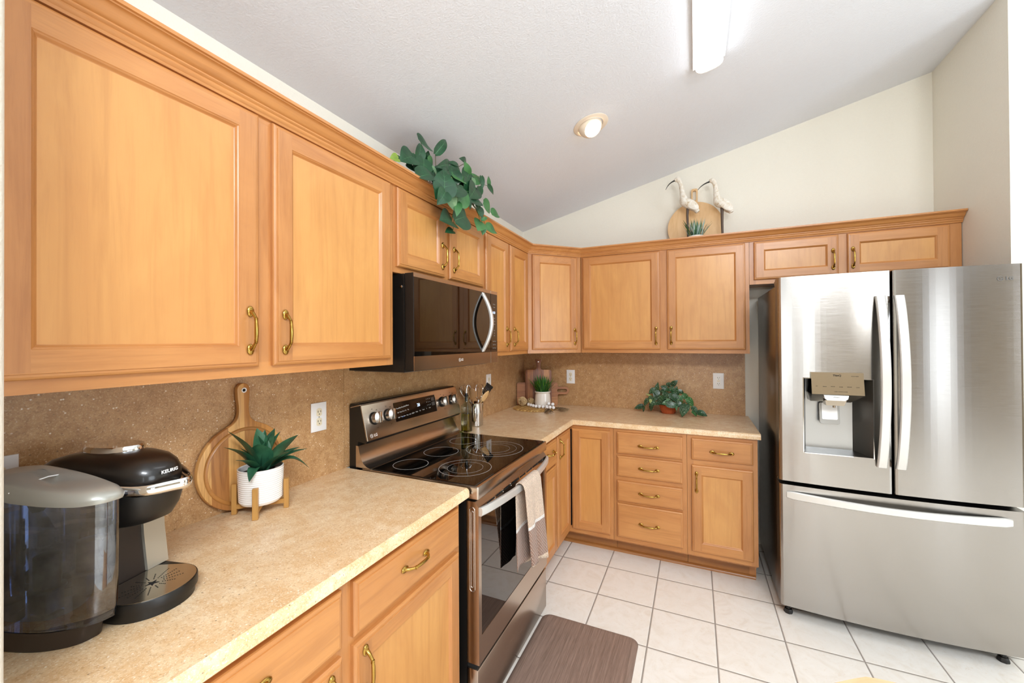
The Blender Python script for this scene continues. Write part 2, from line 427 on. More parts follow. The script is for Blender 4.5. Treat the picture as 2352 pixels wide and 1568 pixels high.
# ------------------------------------------------------------------ the room
SL = 0.24343; Z0 = 2.4581; XR = 4.4
def zc(x): return Z0+SL*x if x <= XR else Z0+SL*XR-SL*(x-XR)
XE, YE = 6.6, -7.3
def wall_poly(name, axis, at, thick, pts, mat='wall', holes=()):
    """vertical wall; pts are (u,z) outline, u along the wall"""
    mb = MB()
    if axis == 'y':   # wall plane y=at, u=x, thickness towards +y (or -y)
        m = Matrix(((1, 0, 0, 0), (0, 0, 1, at), (0, 1, 0, 0), (0, 0, 0, 1)))
    else:
        m = Matrix(((0, 0, 1, at), (1, 0, 0, 0), (0, 1, 0, 0), (0, 0, 0, 1)))
    for p in pts: mb.prism(p, 0, thick, 0, m)
    return struct(mb.build(name, mat, None, 0))
def room():
    mb = MB(); mb.box(-0.12, XE+0.12, YE-0.12, 0.12, -0.1, 0)
    struct(mb.build('floor', 'tile', None, 0))
    mb = MB()
    pr = [(-0.12, zc(-0.12)), (XR, zc(XR)), (XE+0.12, zc(XE+0.12)), (XE+0.12, zc(XE+0.12)+0.12), (XR, zc(XR)+0.12), (-0.12, zc(-0.12)+0.12)]
    m = Matrix(((1, 0, 0, 0), (0, 0, 1, 0), (0, 1, 0, 0), (0, 0, 0, 1)))
    mb.prism(pr, YE-0.12, 0.12, 0, m)
    struct(mb.build('ceiling', 'ceil', None, 0))
    def top(x0, x1, z0=0.0):
        mid = [(XR, zc(XR))] if x0 < XR < x1 else []
        return [(x0, z0), (x1, z0), (x1, zc(x1))]+mid+[(x0, zc(x0))]
    wall_poly('wall_left', 'x', -0.12, 0.12, [[(YE, 0), (0.12, 0), (0.12, zc(0)), (YE, zc(0))]])
    wall_poly('wall_back', 'y', 0.0, 0.12, [top(0, 2.906)])
    wall_poly('wall_right', 'x', 2.786, 0.12, [[(-0.662, 0), (0, 0), (0, zc(2.91)), (-0.662, zc(2.91))]])
    wall_poly('wall_beyond', 'y', -0.662, 0.12, [top(2.906, XE)])
    # short return wall at the left end of the worktop, rounded edge
    mb = MB()
    out = [(0.0005, -3.29), (0.615, -3.29)]+arc(0.615, -3.265, 0.025, -pi/2, 0, 5)+arc(0.615, -3.1715, 0.025, 0, pi/2, 5)+[(0.0005, -3.1465)]
    mb.prism(out, 0, 2.455)
    struct(mb.build('wall_near', 'wall', None, 40))
    # rear wall with a window and a sliding door, side wall with a window
    ops = [(1.2, 1.7, 0.3, 2.2), (2.0, 2.32, 0.3, 2.2), (5.5, 6.2, 0.05, 2.35)]
    ps = []; x = 0
    for a, b, z0, z1 in ops: ps += [top(x, a), top(a, b, z1), [(a, 0), (b, 0), (b, z0), (a, z0)]]; x = b
    ps.append(top(x, XE))
    wall_poly('wall_rear', 'y', YE-0.12, 0.12, ps, 'wall_far')
    wall_poly('wall_side', 'x', XE, 0.12, [[(YE, 0), (-4.85, 0), (-4.85, zc(XE)), (YE, zc(XE))], [(-4.85, 0), (-2.35, 0), (-2.35, 0.5), (-4.85, 0.5)],
              [(-4.85, 2.5), (-2.35, 2.5), (-2.35, zc(XE)), (-4.85, zc(XE))], [(-2.35, 0), (-0.542, 0), (-0.542, zc(XE)), (-2.35, zc(XE))]], 'wall_far')
    def win(name, axis, a0, a1, z0, z1, at, mull, w=0.05, mat='white'):
        mb = MB()
        bars = [(a0, a0+w, z0, z1), (a1-w, a1, z0, z1), (a0, a1, z0, z0+w), (a0, a1, z1-w, z1)]+[(u-w/2, u+w/2, z0, z1) for u in mull]
        for b in bars:
            if axis == 'y': mb.box(b[0], b[1], at-0.03, at+0.03, b[2], b[3])
            else: mb.box(at-0.03, at+0.03, b[0], b[1], b[2], b[3])
        return struct(mb.build(name, mat, None, 0))
    win('window_1', 'y', 1.2, 1.7, 0.3, 2.2, YE-0.06, [])
    win('window_3', 'y', 2.0, 2.32, 0.3, 2.2, YE-0.06, [])
    win('door_1', 'y', 5.36, 6.34, 0.0, 2.45, YE-0.03, [], 0.15, 'wf')
    win('window_2', 'x', -4.85, -2.35, 0.5, 2.5, XE+0.06, [-3.6])
room()
# ------------------------------------------------------------------ cabinets
def pull_mesh():
    """brass bail pull, 0.124 long along local z, standing off the face along local -y"""
    mb = MB()
    h = 0.048
    for s in (-1, 1):
        mb.sphere((0, -0.0035, s*0.052), 0.0105, 14, 8, (0.95, 0.42, 1.45))
        mb.tube(bez((0, -0.004, s*0.051), (0, -0.016, s*0.048), (0, -0.016, s*0.044), (0, -0.026, s*0.033), 8), [0.0066, 0.0062, 0.0056, 0.0052, 0.005, 0.0047, 0.0045, 0.0043, 0.0042], 10)
        for k in range(3): mb.lathe([(0.004, -0.0011), (0.0054, 0), (0.004, 0.0011)], 12, (0, -0.0267, s*(0.0325-0.0032*k)))
    n = 12
    mb.tube([(0, -0.0265-0.0022*sin(pi*i/n), lerp(-0.034, 0.034, i/n)) for i in range(n+1)], [0.0040+0.0013*sin(pi*i/n) for i in range(n+1)], 12)
    return mb
PULL = None
def pull(parent, at, face, vertical=True, tilt=0.0):
    """put a handle on a door face; face: outward angle of the normal (0 = -y, pi/2 = +x)"""
    global PULL
    rot = Euler((0, 0 if vertical else pi/2, 0)).to_matrix().to_4x4()
    m = Matrix.Rotation(face, 4, 'Z') @ rot
    e = m.to_euler()
    if PULL is None:
        PULL = pull_mesh().build('handle', 'brass', None, 40)
        PULL.parent = parent; PULL.location = Vector(at)-T_LOC.get(parent.name, Vector()); PULL.rotation_euler = e
        return PULL
    return put(PULL, parent, at, e)

def door(parent, name, o, ux, w, z0, z1, wood_r, slab=False, rail=0.056, th=0.019):
    """framed door (or bevelled drawer front); o = lower-left corner on the outer face, ux = direction along the width, outward normal = ux x z"""
    ux = Vector(ux).normalized(); nz = Vector((0, 0, 1)); nrm = ux.cross(nz)
    O = Vector((o[0], o[1], z0)); h = z1-z0
    def P(a, b, d): return O+ux*a+nz*b-nrm*d
    def ring(i, d): return [P(i, i, d), P(w-i, i, d), P(w-i, h-i, d), P(i, h-i, d)]
    mb = MB()
    outer = [ring(0, th), ring(0, 0.0085), ring(0.002, 0.0055), ring(0.006, 0.0032), ring(0.0105, 0.0028), ring(0.0115, 0.0003), ring(0.0135, 0)]
    def lofts(mb, rs, mats):
        for a, b in zip(rs, rs[1:]):
            for j in range(4):
                k = (j+1) % 4
                mb.add([a[j], a[k], b[k], b[j]], [(0, 1, 2, 3)], mats[j])
    mats = (1, 0, 1, 0)
    lofts(mb, outer, mats)
    a = 0.0135
    if slab:
        mb.add(ring(a, 0), [(0, 1, 2, 3)], 1)
        mb.add(ring(0, th), [(3, 2, 1, 0)], 1)
        return mb.build(name, ['wf', wood_r], parent, 30)
    r = rail
    q = lambda x0, x1, y0, y1, m: mb.add([P(x0, y0, 0), P(x1, y0, 0), P(x1, y1, 0), P(x0, y1, 0)], [(0, 1, 2, 3)], m)
    q(a, r, a, h-a, 0); q(w-r, w-a, a, h-a, 0); q(r, w-r, a, r, 1); q(r, w-r, h-r, h-a, 1)
    inner = [ring(r, 0), ring(r+0.0015, 0.0018), ring(r+0.004, 0.0035), ring(r+0.008, 0.0085), ring(r+0.0095, 0.0095)]
    lofts(mb, inner, mats)
    mb.add(ring(0, th), [(3, 2, 1, 0)], 0)
    d = mb.build(name, ['wf', wood_r], parent, 30)
    pm = MB()
    pm.add(ring(r+0.0093, 0.0095), [(0, 1, 2, 3)], 0)
    pm.build('panel', ['wpanel'], d, 0)
    return d

def carcass(parent, x0, x1, y0, y1, z0, z1, run, name='body', mats=('wv', 'wf')):
    mb = MB(); mb.box(x0, x1, y0, y1, z0, z1, 0)
    return mb.build(name, list(mats), parent, 0)

def left_upper(name, label, y0, y1, z0, doors, handles):
    c = thing(name, label, 'cabinet', (0.0, (y0+y1)/2, z0))
    MBx = MB(); MBx.box(0.002, 0.272, y0+0.0008, y1-0.0008, z0+0.012, 2.13, 0)
    MBx.build('body', ['wf'], c, 0)
    # face frame: two stiles, rails, mullion between the doors
    fr = MB(); ys = sorted([d[0] for d in doors]+[d[1] for d in doors])
    a, b = doors[0][0]+0.012, doors[-1][1]-0.012
    zt = doors[0][3]-0.012; zb = doors[0][2]+0.012
    x0, x1 = 0.272, 0.29
    fr.box(x0, x1, y0+0.0008, a, z0, 2.13, 0); fr.box(x0, x1, b, y1-0.0008, z0, 2.13, 0)
    fr.box(x0, x1, a, b, z0, zb, 1); fr.box(x0, x1, a, b, zt, 2.13, 1)
    for d, e in zip(doors, doors[1:]): fr.box(x0, x1, d[1]-0.012, e[0]+0.012, zb, zt, 0)
    fr.build('face_frame', ['wf', 'wy'], c, 0)
    for (d0, d1, dz0, dz1), (hy, hz) in zip(doors, handles):
        d = door(c, 'door', (0.309, d0), (0, 1, 0), d1-d0, dz0, dz1, 'wy')
        pull(d, (0.309, hy, hz), pi/2)
    return c
# outward normal of a face whose width runs along +y is +x: (0,1,0)x(0,0,1) = (1,0,0)
left_upper('wall_cabinet', 'two-door maple wall cabinet over the coffee maker, the largest on the wall', -3.145, -2.054, 1.376,
           [(-3.095, -2.6134, 1.403, 2.110), (-2.572, -2.078, 1.403, 2.110)], [(-2.6435, 1.5028), (-2.5405, 1.4999)])
left_upper('wall_cabinet', 'short two-door maple wall cabinet directly above the microwave', -2.054, -1.288, 1.757,
           [(-2.0373, -1.6954, 1.782, 2.110), (-1.652, -1.3017, 1.782, 2.110)], [(-1.7245, 1.8815), (-1.6230, 1.8812)])
left_upper('wall_cabinet', 'narrow two-door maple wall cabinet between microwave and angled corner cabinet', -1.288, -0.611, 1.376,
           [(-1.2709, -0.9627, 1.403, 2.110), (-0.9307, -0.6266, 1.403, 2.110)], [(-1.0035, 1.4973), (-0.8835, 1.4978)])

def corner_upper():
    c = thing('corner_cabinet', 'one-door angled maple wall cabinet across the room corner', 'cabinet', (0.2, -0.2, 1.376))
    mb = MB(); mb.prism([(0.002, -0.002), (0.002, -0.609), (0.272, -0.609), (0.288, -0.606), (0.606, -0.288), (0.609, -0.272), (0.609, -0.002)], 1.376, 2.13)
    mb.build('body', ['wf'], c, 0)
    s = 1/sqrt(2); fr = MB()
    m = frame_mat((0.2885, -0.6085, 0), (s, s, 0), (0, 0, 1))   # local x along the face, y up, z outward
    L = 0.4525
    for (a, b, z0, z1, k) in ((0.002, 0.05, 1.376, 2.13, 0), (L-0.05, L-0.002, 1.376, 2.13, 0), (0.05, L-0.05, 1.376, 1.415, 1), (0.05, L-0.05, 2.098, 2.13, 1)):
        fr.prism([(a, z0), (b, z0), (b, z1), (a, z1)], 0.0, 0.003, k, m)
    fr.build('face_frame', ['wf', 'wx'], c, 0)
    o = Vector((0.2885, -0.6085, 0))+Vector((s, s, 0))*0.038+Vector((s, -s, 0))*0.0225
    d = door(c, 'door', (o.x, o.y), (s, s, 0), 0.376, 1.403, 2.110, 'wx')
    h = o+Vector((s, s, 0))*0.349
    pull(d, (h.x, h.y, 1.4998), pi/4)
corner_upper()

def back_upper(name, label, x0, x1, z0, doors, handles):
    c = thing(name, label, 'cabinet', ((x0+x1)/2, 0.0, z0))
    mb = MB(); mb.box(x0+0.0008, x1-0.0008, -0.272, -0.002, z0+0.012, 2.13, 0); mb.build('body', ['wf'], c, 0)
    fr = MB(); a, b = doors[0][0]+0.012, doors[-1][1]-0.012; zt = doors[0][3]-0.012; zb = doors[0][2]+0.012
    y0, y1 = -0.29, -0.272
    fr.box(x0+0.0008, a, y0, y1, z0, 2.13, 0); fr.box(b, x1-0.0008, y0, y1, z0, 2.13, 0)
    fr.box(a, b, y0, y1, z0, zb, 1); fr.box(a, b, y0, y1, zt, 2.13, 1)
    for d, e in zip(doors, doors[1:]): fr.box(d[1]-0.012, e[0]+0.012, y0, y1, zb, zt, 0)
    fr.build('face_frame', ['wf', 'wx'], c, 0)
    for (d0, d1, dz0, dz1), (hx, hz) in zip(doors, handles):
        d = door(c, 'door', (d0, -0.309), (1, 0, 0), d1-d0, dz0, dz1, 'wx')
        pull(d, (hx, -0.309, hz), 0)
    return c
back_upper('wall_cabinet', 'two-door maple wall cabinet above the trailing plant in terracotta pot', 0.612, 1.752, 1.376,
           [(0.6276, 1.1927, 1.403, 2.110), (1.2405, 1.7279, 1.403, 2.110)], [(1.1650, 1.5003), (1.2665, 1.5020)])
back_upper('wall_cabinet', 'short two-door maple wall cabinet above the refrigerator', 1.752, 2.783, 1.833,
           [(1.7774, 2.2266, 1.862, 2.110), (2.2699, 2.7303, 1.862, 2.110)], [(2.1975, 1.9605), (2.2945, 1.9608)])

def crown():
    prof = [(0.0, 2.116), (0.008, 2.116), (0.010, 2.122), (0.0135, 2.125), (0.0155, 2.129), (0.0150, 2.134), (0.0185, 2.136), (0.021, 2.139), (0.021, 2.142),
            (0.026, 2.144), (0.031, 2.149), (0.036, 2.156), (0.041, 2.163), (0.046, 2.166), (0.050, 2.1665), (0.0515, 2.169), (0.057, 2.170), (0.057, 2.179), (0.0, 2.179)]
    t = math.tan(pi/8)
    path = [((0.29, -3.145), (1, 0)), ((0.29, -0.61), (1, -t)), ((0.61, -0.29), (t, -1)), ((2.784, -0.29), (0, -1))]
    rings = [[(p[0]+n[0]*(o+0.0006), p[1]+n[1]*(o+0.0006), z) for o, z in prof] for p, n in path]
    mb = MB(); mb.loft(rings, 0, True, (True, True))
    for i, f in enumerate(mb.f): mb.m[i] = 1 if i >= len(prof) else 0
    o = solo(mb, 'crown_moulding', ['wy', 'wx'], 'stepped maple crown moulding running along the tops of all wall cabinets', 'moulding', (0.3, -0.3, 2.15), None, 28)
crown()

# ---- base cabinets
def base_left(name, label, y0, y1, drawers, doors, split, handles_dr, handles_do):
    c = thing(name, label, 'cabinet', (0.3, (y0+y1)/2, 0.0))
    mb = MB(); mb.box(0.004, 0.582, y0+0.0008, y1-0.0008, 0.11, 0.876, 0); mb.build('body', ['wf'], c, 0)
    fr = MB(); x0, x1 = 0.582, 0.601; e = 0.012
    cols = doors if len(doors) >= len(drawers) else drawers
    fr.box(x0, x1, y0+0.0008, cols[0][0]+e, 0.125, 0.876, 0); fr.box(x0, x1, cols[-1][1]-e, y1-0.0008, 0.125, 0.876, 0)
    for a, b in zip(cols, cols[1:]): fr.box(x0, x1, a[1]-e, b[0]+e, 0.125, 0.876, 0)
    for d in cols:
        fr.box(x0, x1, d[0]+e, d[1]-e, 0.125, 0.154+e, 1); fr.box(x0, x1, d[0]+e, d[1]-e, 0.845, 0.876, 1)
        fr.box(x0, x1, d[0]+e, d[1]-e, split-0.022, split+0.022, 1)
    fr.build('face_frame', ['wf', 'wy'], c, 0)
    tk = MB(); tk.box(0.47, 0.488, y0+0.001, y1-0.001, 0.0, 0.125); tk.build('toe_kick', ['toey'], c, 0)
    for (a, b, z0, z1), (hy, hz) in zip(drawers, handles_dr):
        d = door(c, 'drawer', (0.620, a), (0, 1, 0), b-a, z0, z1, 'wy', slab=True)
        pull(d, (0.620, hy, hz), pi/2, False)
    for (a, b, z0, z1), h in zip(doors, handles_do):
        d = door(c, 'door', (0.620, a), (0, 1, 0), b-a, z0, z1, 'wy')
        if h: pull(d, (0.620, h[0], h[1]), pi/2)
    return c
base_left('base_cabinet', 'maple base cabinet under the coffee maker, two drawers over two doors', -3.145, -2.052,
          [(-3.12, -2.611, 0.709, 0.852), (-2.573, -2.073, 0.709, 0.852)], [(-3.12, -2.611, 0.154, 0.687), (-2.573, -2.073, 0.154, 0.687)], 0.698,
          [(-2.865, 0.782), (-2.333, 0.788)], [(-2.65, 0.606), (-2.5417, 0.606)])
base_left('base_cabinet', 'slim maple base cabinet right of the range, one drawer over one door', -1.252, -0.915,
          [(-1.236, -0.927, 0.696, 0.853)], [(-1.236, -0.927, 0.154, 0.686)], 0.691, [(-1.06, 0.79)], [None])

def base_corner():
    c = thing('corner_base_cabinet', 'maple corner base cabinet with a folding pair of tall narrow doors', 'cabinet', (0.3, -0.3, 0.0))
    mb = MB(); mb.prism([(0.004, -0.004), (0.004, -0.914), (0.582, -0.914), (0.582, -0.582), (0.911, -0.582), (0.911, -0.004)], 0.11, 0.876)
    mb.build('body', ['wf'], c, 0)
    fr = MB()
    for (a, b) in ((-0.9142, -0.893),):
        fr.box(0.582, 0.601, a, b, 0.125, 0.876, 0)
    fr.box(0.582, 0.601, -0.893, -0.601, 0.845, 0.876, 1); fr.box(0.582, 0.601, -0.893, -0.601, 0.125, 0.166, 1)
    fr.box(0.880, 0.9112, -0.601, -0.582, 0.125, 0.876, 0)
    fr.box(0.582, 0.880, -0.601, -0.582, 0.845, 0.876, 2); fr.box(0.582, 0.880, -0.601, -0.582, 0.125, 0.166, 2)
    fr.build('face_frame', ['wf', 'wy', 'wx'], c, 0)
    g = MB(); g.box(0.580, 0.600, -0.893, -0.600, 0.17, 0.84); g.box(0.600, 0.880, -0.600, -0.580, 0.17, 0.84); g.build('dark_interior', ['dark_gap'], c, 0)
    tk = MB(); tk.box(0.47, 0.488, -0.9142, -0.488, 0.0, 0.125, 0); tk.box(0.488, 0.911, -0.488, -0.47, 0, 0.125, 1); tk.build('toe_kick', ['toey', 'toe'], c, 0)
    d = door(c, 'door', (0.620, -0.9043), (0, 1, 0), 0.2815, 0.154, 0.8546, 'wy')
    pull(d, (0.620, -0.868, 0.770), pi/2)
    door(c, 'door', (0.6225, -0.620), (1, 0, 0), 0.2675, 0.154, 0.8546, 'wx')
base_corner()

def base_back(name, label, x0, x1, drawers, doors, hdr, hdo, end=False):
    c = thing(name, label, 'cabinet', ((x0+x1)/2, -0.3, 0.0))
    mb = MB(); mb.box(x0+0.0008, x1-0.0008, -0.582, -0.004, 0.11, 0.876, 0); mb.build('body', ['wf'], c, 0)
    fr = MB(); e = 0.012; a0, a1 = drawers[0][0], drawers[0][1]
    fr.box(x0+0.0008, a0+e, -0.601, -0.582, 0.125, 0.876, 0); fr.box(a1-e, x1-0.0008, -0.601, -0.582, 0.125, 0.876, 0)
    zs = sorted([(d[2], d[3]) for d in drawers+doors])
    edges = [0.125]+[v for z in zs for v in (z[0]+e, z[1]-e)]+[0.876]
    for k in range(0, len(edges), 2): fr.box(a0+e, a1-e, -0.601, -0.582, edges[k], edges[k+1], 1)
    fr.build('face_frame', ['wf', 'wx'], c, 0)
    tk = MB(); tk.box(x0+0.001, x1-(0.03 if end else 0.001), -0.488, -0.47, 0.0, 0.125); tk.build('toe_kick', ['toe'], c, 0)
    if end:
        ep = MB(); ep.prism([(-0.6, 0.125), (-0.49, 0.125), (-0.49, 0.0), (-0.004, 0.0), (-0.004, 0.876), (-0.6, 0.876)], x1-0.0006, x1+0.006, 0,
                            Matrix(((0, 0, 1, 0), (1, 0, 0, 0), (0, 1, 0, 0), (0, 0, 0, 1))))
        ep.box(x1-0.03, x1-0.001, -0.489, -0.46, 0.0, 0.125)
        ep.build('end_panel', ['wf'], c, 0)
    for (a, b, z0, z1), (hx, hz) in zip(drawers, hdr):
        d = door(c, 'drawer', (a, -0.620), (1, 0, 0), b-a, z0, z1, 'wx', slab=True)
        pull(d, (hx, -0.620, hz), 0, False)
    for (a, b, z0, z1), h in zip(doors, hdo):
        d = door(c, 'door', (a, -0.620), (1, 0, 0), b-a, z0, z1, 'wx')
        pull(d, (h[0], -0.620, h[1]), 0)
base_back('drawer_cabinet', 'maple base cabinet with a bank of four drawers below the trailing plant', 0.912, 1.368,
          [(0.9350, 1.343, 0.7144, 0.8567), (0.9350, 1.343, 0.5625, 0.698), (0.9350, 1.343, 0.396, 0.5327), (0.9350, 1.343, 0.157, 0.381)], [],
          [(1.1387, 0.776), (1.1405, 0.629), (1.1405, 0.465), (1.1405, 0.266)], [])
base_back('base_cabinet', 'maple base cabinet beside the refrigerator, one drawer over one door', 1.368, 1.7465,
          [(1.394, 1.728, 0.7254, 0.8567)], [(1.394, 1.728, 0.154, 0.6905)], [(1.5625, 0.784)], [(1.4222, 0.588)], True)

def toe_trim():
    mb = MB(); pr = [(0, 0), (0.019, 0), (0.0185, 0.005), (0.016, 0.011), (0.011, 0.016), (0.005, 0.0185), (0, 0.019)]
    rings = [[(0.4885+o, -1.25, z) for o, z in pr], [(0.4885+o, -0.4885-o, z) for o, z in pr], [(1.749, -0.4885-o, z) for o, z in pr]]
    mb.loft(rings); solo(mb, 'shoe_moulding', ['toe'], 'quarter-round wood shoe moulding along the floor under base cabinets', 'moulding', (1.2, -0.49, 0), None, 50)
toe_trim()

# ---- worktops and backsplashes
def worktops():
    ED = [(0.0, 0.881), (0.0, 0.9025), (-0.004, 0.9095), (-0.0105, 0.9138)]   # front edge profile: offset outward, height
    mb = MB(); pr = [(0.002, 0.881)]+[(0.637+o, z) for o, z in ED]+[(0.002, 0.914)]
    mb.loft([[(x, y, z) for x, z in pr] for y in (-3.1455, -2.034)])
    solo(mb, 'countertop', 'lam', 'tan speckled laminate countertop left of the range under the coffee maker', 'countertop', (0.3, -2.6, 0.88), None, 30)
    mb = MB()
    # L-shaped top: front edge runs along x=0.637, turns at the inside corner, then along y=-0.620
    ring = []
    rings = [[(0.637+o, -1.252, z) for o, z in ED], [(0.637+o, -0.620-o, z) for o, z in ED], [(1.768, -0.620-o, z) for o, z in ED]]
    rings = [[(0.637+o, -1.252, z) for o, z in ED], [(0.637+o, -0.621+o*0-o, z) for o, z in ED], [(1.768, -0.621-o, z) for o, z in ED]]
    n = len(ED); o0 = len(mb.v)
    mb.loft(rings, 0, False, (False, False))
    T = [r[-1] for r in rings]; B = [r[0] for r in rings]
    def poly(z, R): return [R[0], R[1], R[2], (1.768, -0.002, z), (0.002, -0.002, z), (0.002, -1.252, z)]
    mb.add(poly(0.9138, T), [(0, 1, 2, 3, 4, 5)]); mb.add(poly(0.881, B), [(5, 4, 3, 2, 1, 0)])
    mb.add(rings[0]+[(0.002, -1.252, 0.9138), (0.002, -1.252, 0.881)], [(0, 1, 2, 3, 4, 5)])
    mb.add(rings[2]+[(1.768, -0.002, 0.9138), (1.768, -0.002, 0.881)], [(5, 4, 3, 2, 1, 0)])
    solo(mb, 'countertop', 'lam', 'L-shaped tan laminate countertop in the corner, from range to refrigerator', 'countertop', (0.9, -0.3, 0.88), None, 30)
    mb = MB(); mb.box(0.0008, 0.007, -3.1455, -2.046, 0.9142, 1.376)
    solo(mb, 'backsplash', 'splash', 'brown-shaded speckled backsplash panel on the wall behind the coffee maker', 'backsplash', (0.004, -2.6, 1.1))
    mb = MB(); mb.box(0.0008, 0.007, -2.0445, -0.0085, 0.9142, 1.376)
    solo(mb, 'backsplash', 'splash', 'brown-shaded speckled backsplash panel on the wall behind range and utensil crock', 'backsplash', (0.004, -1.2, 1.1))
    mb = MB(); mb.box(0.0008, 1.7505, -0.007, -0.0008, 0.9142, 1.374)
    solo(mb, 'backsplash', 'splash', 'brown-shaded speckled backsplash panel on the far wall behind the trailing plant', 'backsplash', (0.9, -0.004, 1.1))
worktops()
# ------------------------------------------------------------------ appliances
def logo_mark(r, m4, depth=0.0006):
    """the round emblem beside the letters: a ring with an L and a dot"""
    mb = MB()
    out = arc(0, 0, r, radians(20), radians(360), 28); inn = arc(0, 0, r*0.80, radians(360), radians(20), 28)
    mb.prism(out+inn, 0, depth, 0, m4)
    mb.prism([(r*0.05, -r*0.1), (r*0.95, -r*0.1), (r*0.95, r*0.08), (r*0.05, r*0.08)], 0, depth, 0, m4)
    mb.prism([(-r*0.05, -r*0.45), (r*0.28, -r*0.45), (r*0.28, -r*0.30), (r*0.10, -r*0.30), (r*0.10, r*0.45), (-r*0.05, r*0.45)], 0, depth, 0, m4)
    mb.prism(arc(-r*0.36, r*0.30, r*0.14, 0, 2*pi*11/12, 11), 0, depth, 0, m4)
    return mb

def fridge():
    x0, x1 = 1.825, 2.737; xm = (x0+x1)/2; yb = -0.834; bulge = 0.028
    f = thing('refrigerator', 'large brushed steel french-door refrigerator with ice dispenser', 'refrigerator', (xm, -0.42, 0.0))
    def yf(x): return yb-bulge*(1-((x-xm)/((x1-x0)/2))**2)
    mb = MB(); mb.box(x0+0.004, x1-0.004, -0.735, -0.055, 0.045, 1.765, 0, 0.006); mb.build('cabinet_body', ['steel_side'], f, 30)
    mb = MB(); mb.box(x0+0.02, x1-0.02, -0.775, -0.7352, 0.69, 0.745); mb.box(xm-0.012, xm+0.012, -0.80, -0.7352, 0.72, 1.77)
    mb.build('gasket', ['dark_gap'], f, 0)
    R = 0.012
    def panel(xa, xb, za, zb, hole=None, mat=('steel', 'steel_side')):
        """curved door skin with rounded vertical edges, thickness back to y=-0.742"""
        mb = MB(); xs = [xa, xa+0.0015, xa+0.004, xa+R]; n = 18
        xs += [lerp(xa+R, xb-R, i/n) for i in range(1, n)]+[xb-R, xb-0.004, xb-0.0015, xb]
        if hole: xs = sorted(set([x for x in xs if min(abs(x-hole[0]), abs(x-hole[1])) > 0.012]+[hole[0], hole[1]]))
        def edge(x):
            d = min(x-xa, xb-x)
            return yf(x)+(R-sqrt(max(0, R*R-(R-d)**2)) if d < R else 0)
        zs = [za, zb] if not hole else [za, hole[2], hole[3], zb]
        for (z0, z1) in zip(zs, zs[1:]):
            for a, b in zip(xs, xs[1:]):
                if hole and z0 == hole[2] and hole[0]-1e-6 <= a and b <= hole[1]+1e-6: continue
                mb.add([(a, edge(a), z0), (b, edge(b), z0), (b, edge(b), z1), (a, edge(a), z1)], [(0, 1, 2, 3)], 0)
        bk = -0.7425
        for z in (za, zb): mb.add([(x, edge(x), z) for x in xs]+[(xb, bk, z), (xa, bk, z)], [tuple(range(len(xs)+2))], 1)
        for x in (xa, xb): mb.add([(x, edge(x), za), (x, edge(x), zb), (x, bk, zb), (x, bk, za)], [(0, 1, 2, 3)], 1)
        mb.add([(xa, bk, za), (xb, bk, za), (xb, bk, zb), (xa, bk, zb)], [(0, 1, 2, 3)], 1)
        return mb
    hx0, hx1, hz0, hz1 = 1.9305, 2.2060, 0.8895, 1.2695
    dl = panel(x0, xm-0.0035, 0.727, 1.7975, (hx0, hx1, hz0, hz1)).build('door', ['steel', 'steel_side'], f, 30)
    dr = panel(xm+0.0035, x1, 0.727, 1.7975).build('door', ['steel', 'steel_side'], f, 30)
    dw = panel(x0, x1, 0.070, 0.707).build('freezer_drawer', ['steel', 'steel_side'], f, 30)
    # hinge covers on top
    for xa, xb in ((x0+0.005, x0+0.06), (x1-0.06, x1-0.005)):
        mb = MB(); mb.box(xa, xb, -0.74, -0.68, 1.7655, 1.795, 0, 0.004); mb.build('hinge_cover', ['steel_side'], f, 30)
    # door handles: bowed flat bars
    def handle(xc, parent):
        mb = MB(); n = 24; rings = []
        for i in range(n+1):
            t = i/n; z = lerp(0.852, 1.676, t); bow = sin(pi*t)**0.8
            y = yf(xc)-0.016-0.058*bow; th = lerp(0.016, 0.013, bow); w = 0.0185
            yi = y+th if 0 < i < n else yf(xc)+0.001
            sh = 0.0015
            rings.append([(xc-w, yi, z), (xc-w, y+0.004, z), (xc-w+0.004, y, z), (xc+w-0.004, y, z), (xc+w, y+0.004, z), (xc+w, yi, z)])
        mb.loft(rings, 0, True); mb.box(xc-0.014, xc+0.014, yf(xc)-0.016, yf(xc)+0.001, 0.856, 0.885); mb.box(xc-0.014, xc+0.014, yf(xc)-0.016, yf(xc)+0.001, 1.645, 1.672)
        return mb.build('handle', ['satin'], parent, 35)
    handle(2.2345, dl); handle(2.3045, dr)
    # freezer handle: long bowed bar
    mb = MB(); n = 32; rings = []
    for i in range(n+1):
        t = i/n; x = lerp(1.853, 2.687, t); bow = sin(pi*t)**0.85; h = lerp(0.021, 0.0165, bow)
        y = yf(x)-0.010-0.042*bow; yi = yf(x)+0.001 if i in (0, n) else y+0.014
        if i in (0, n): h *= 0.75
        zc_ = 0.656
        rings.append([(x, yi, zc_+h), (x, y+0.004, zc_+h), (x, y, zc_+h-0.004), (x, y, zc_-h+0.004), (x, y+0.004, zc_-h), (x, yi, zc_-h)])
    mb.loft(rings); mb.build('handle', ['satin'], dw, 35)
    # dispenser
    d = MB(); yv = lambda x: yf(x)-0.0005; bk = -0.772
    bx0, bx1, bz0 = hx0+0.022, hx1-0.055, hz0+0.012
    A = [(hx0, yv(hx0), hz0), (hx1, yv(hx1), hz0), (hx1, yv(hx1), hz1), (hx0, yv(hx0), hz1)]
    B = [(bx0, bk, bz0), (bx1, bk, bz0), (bx1, bk, hz1), (bx0, bk, hz1)]
    d.add(A+B, [(0, 4, 5, 1), (1, 5, 6, 2), (2, 6, 7, 3), (3, 7, 4, 0)], 0); d.add(B, [(0, 1, 2, 3)], 1)
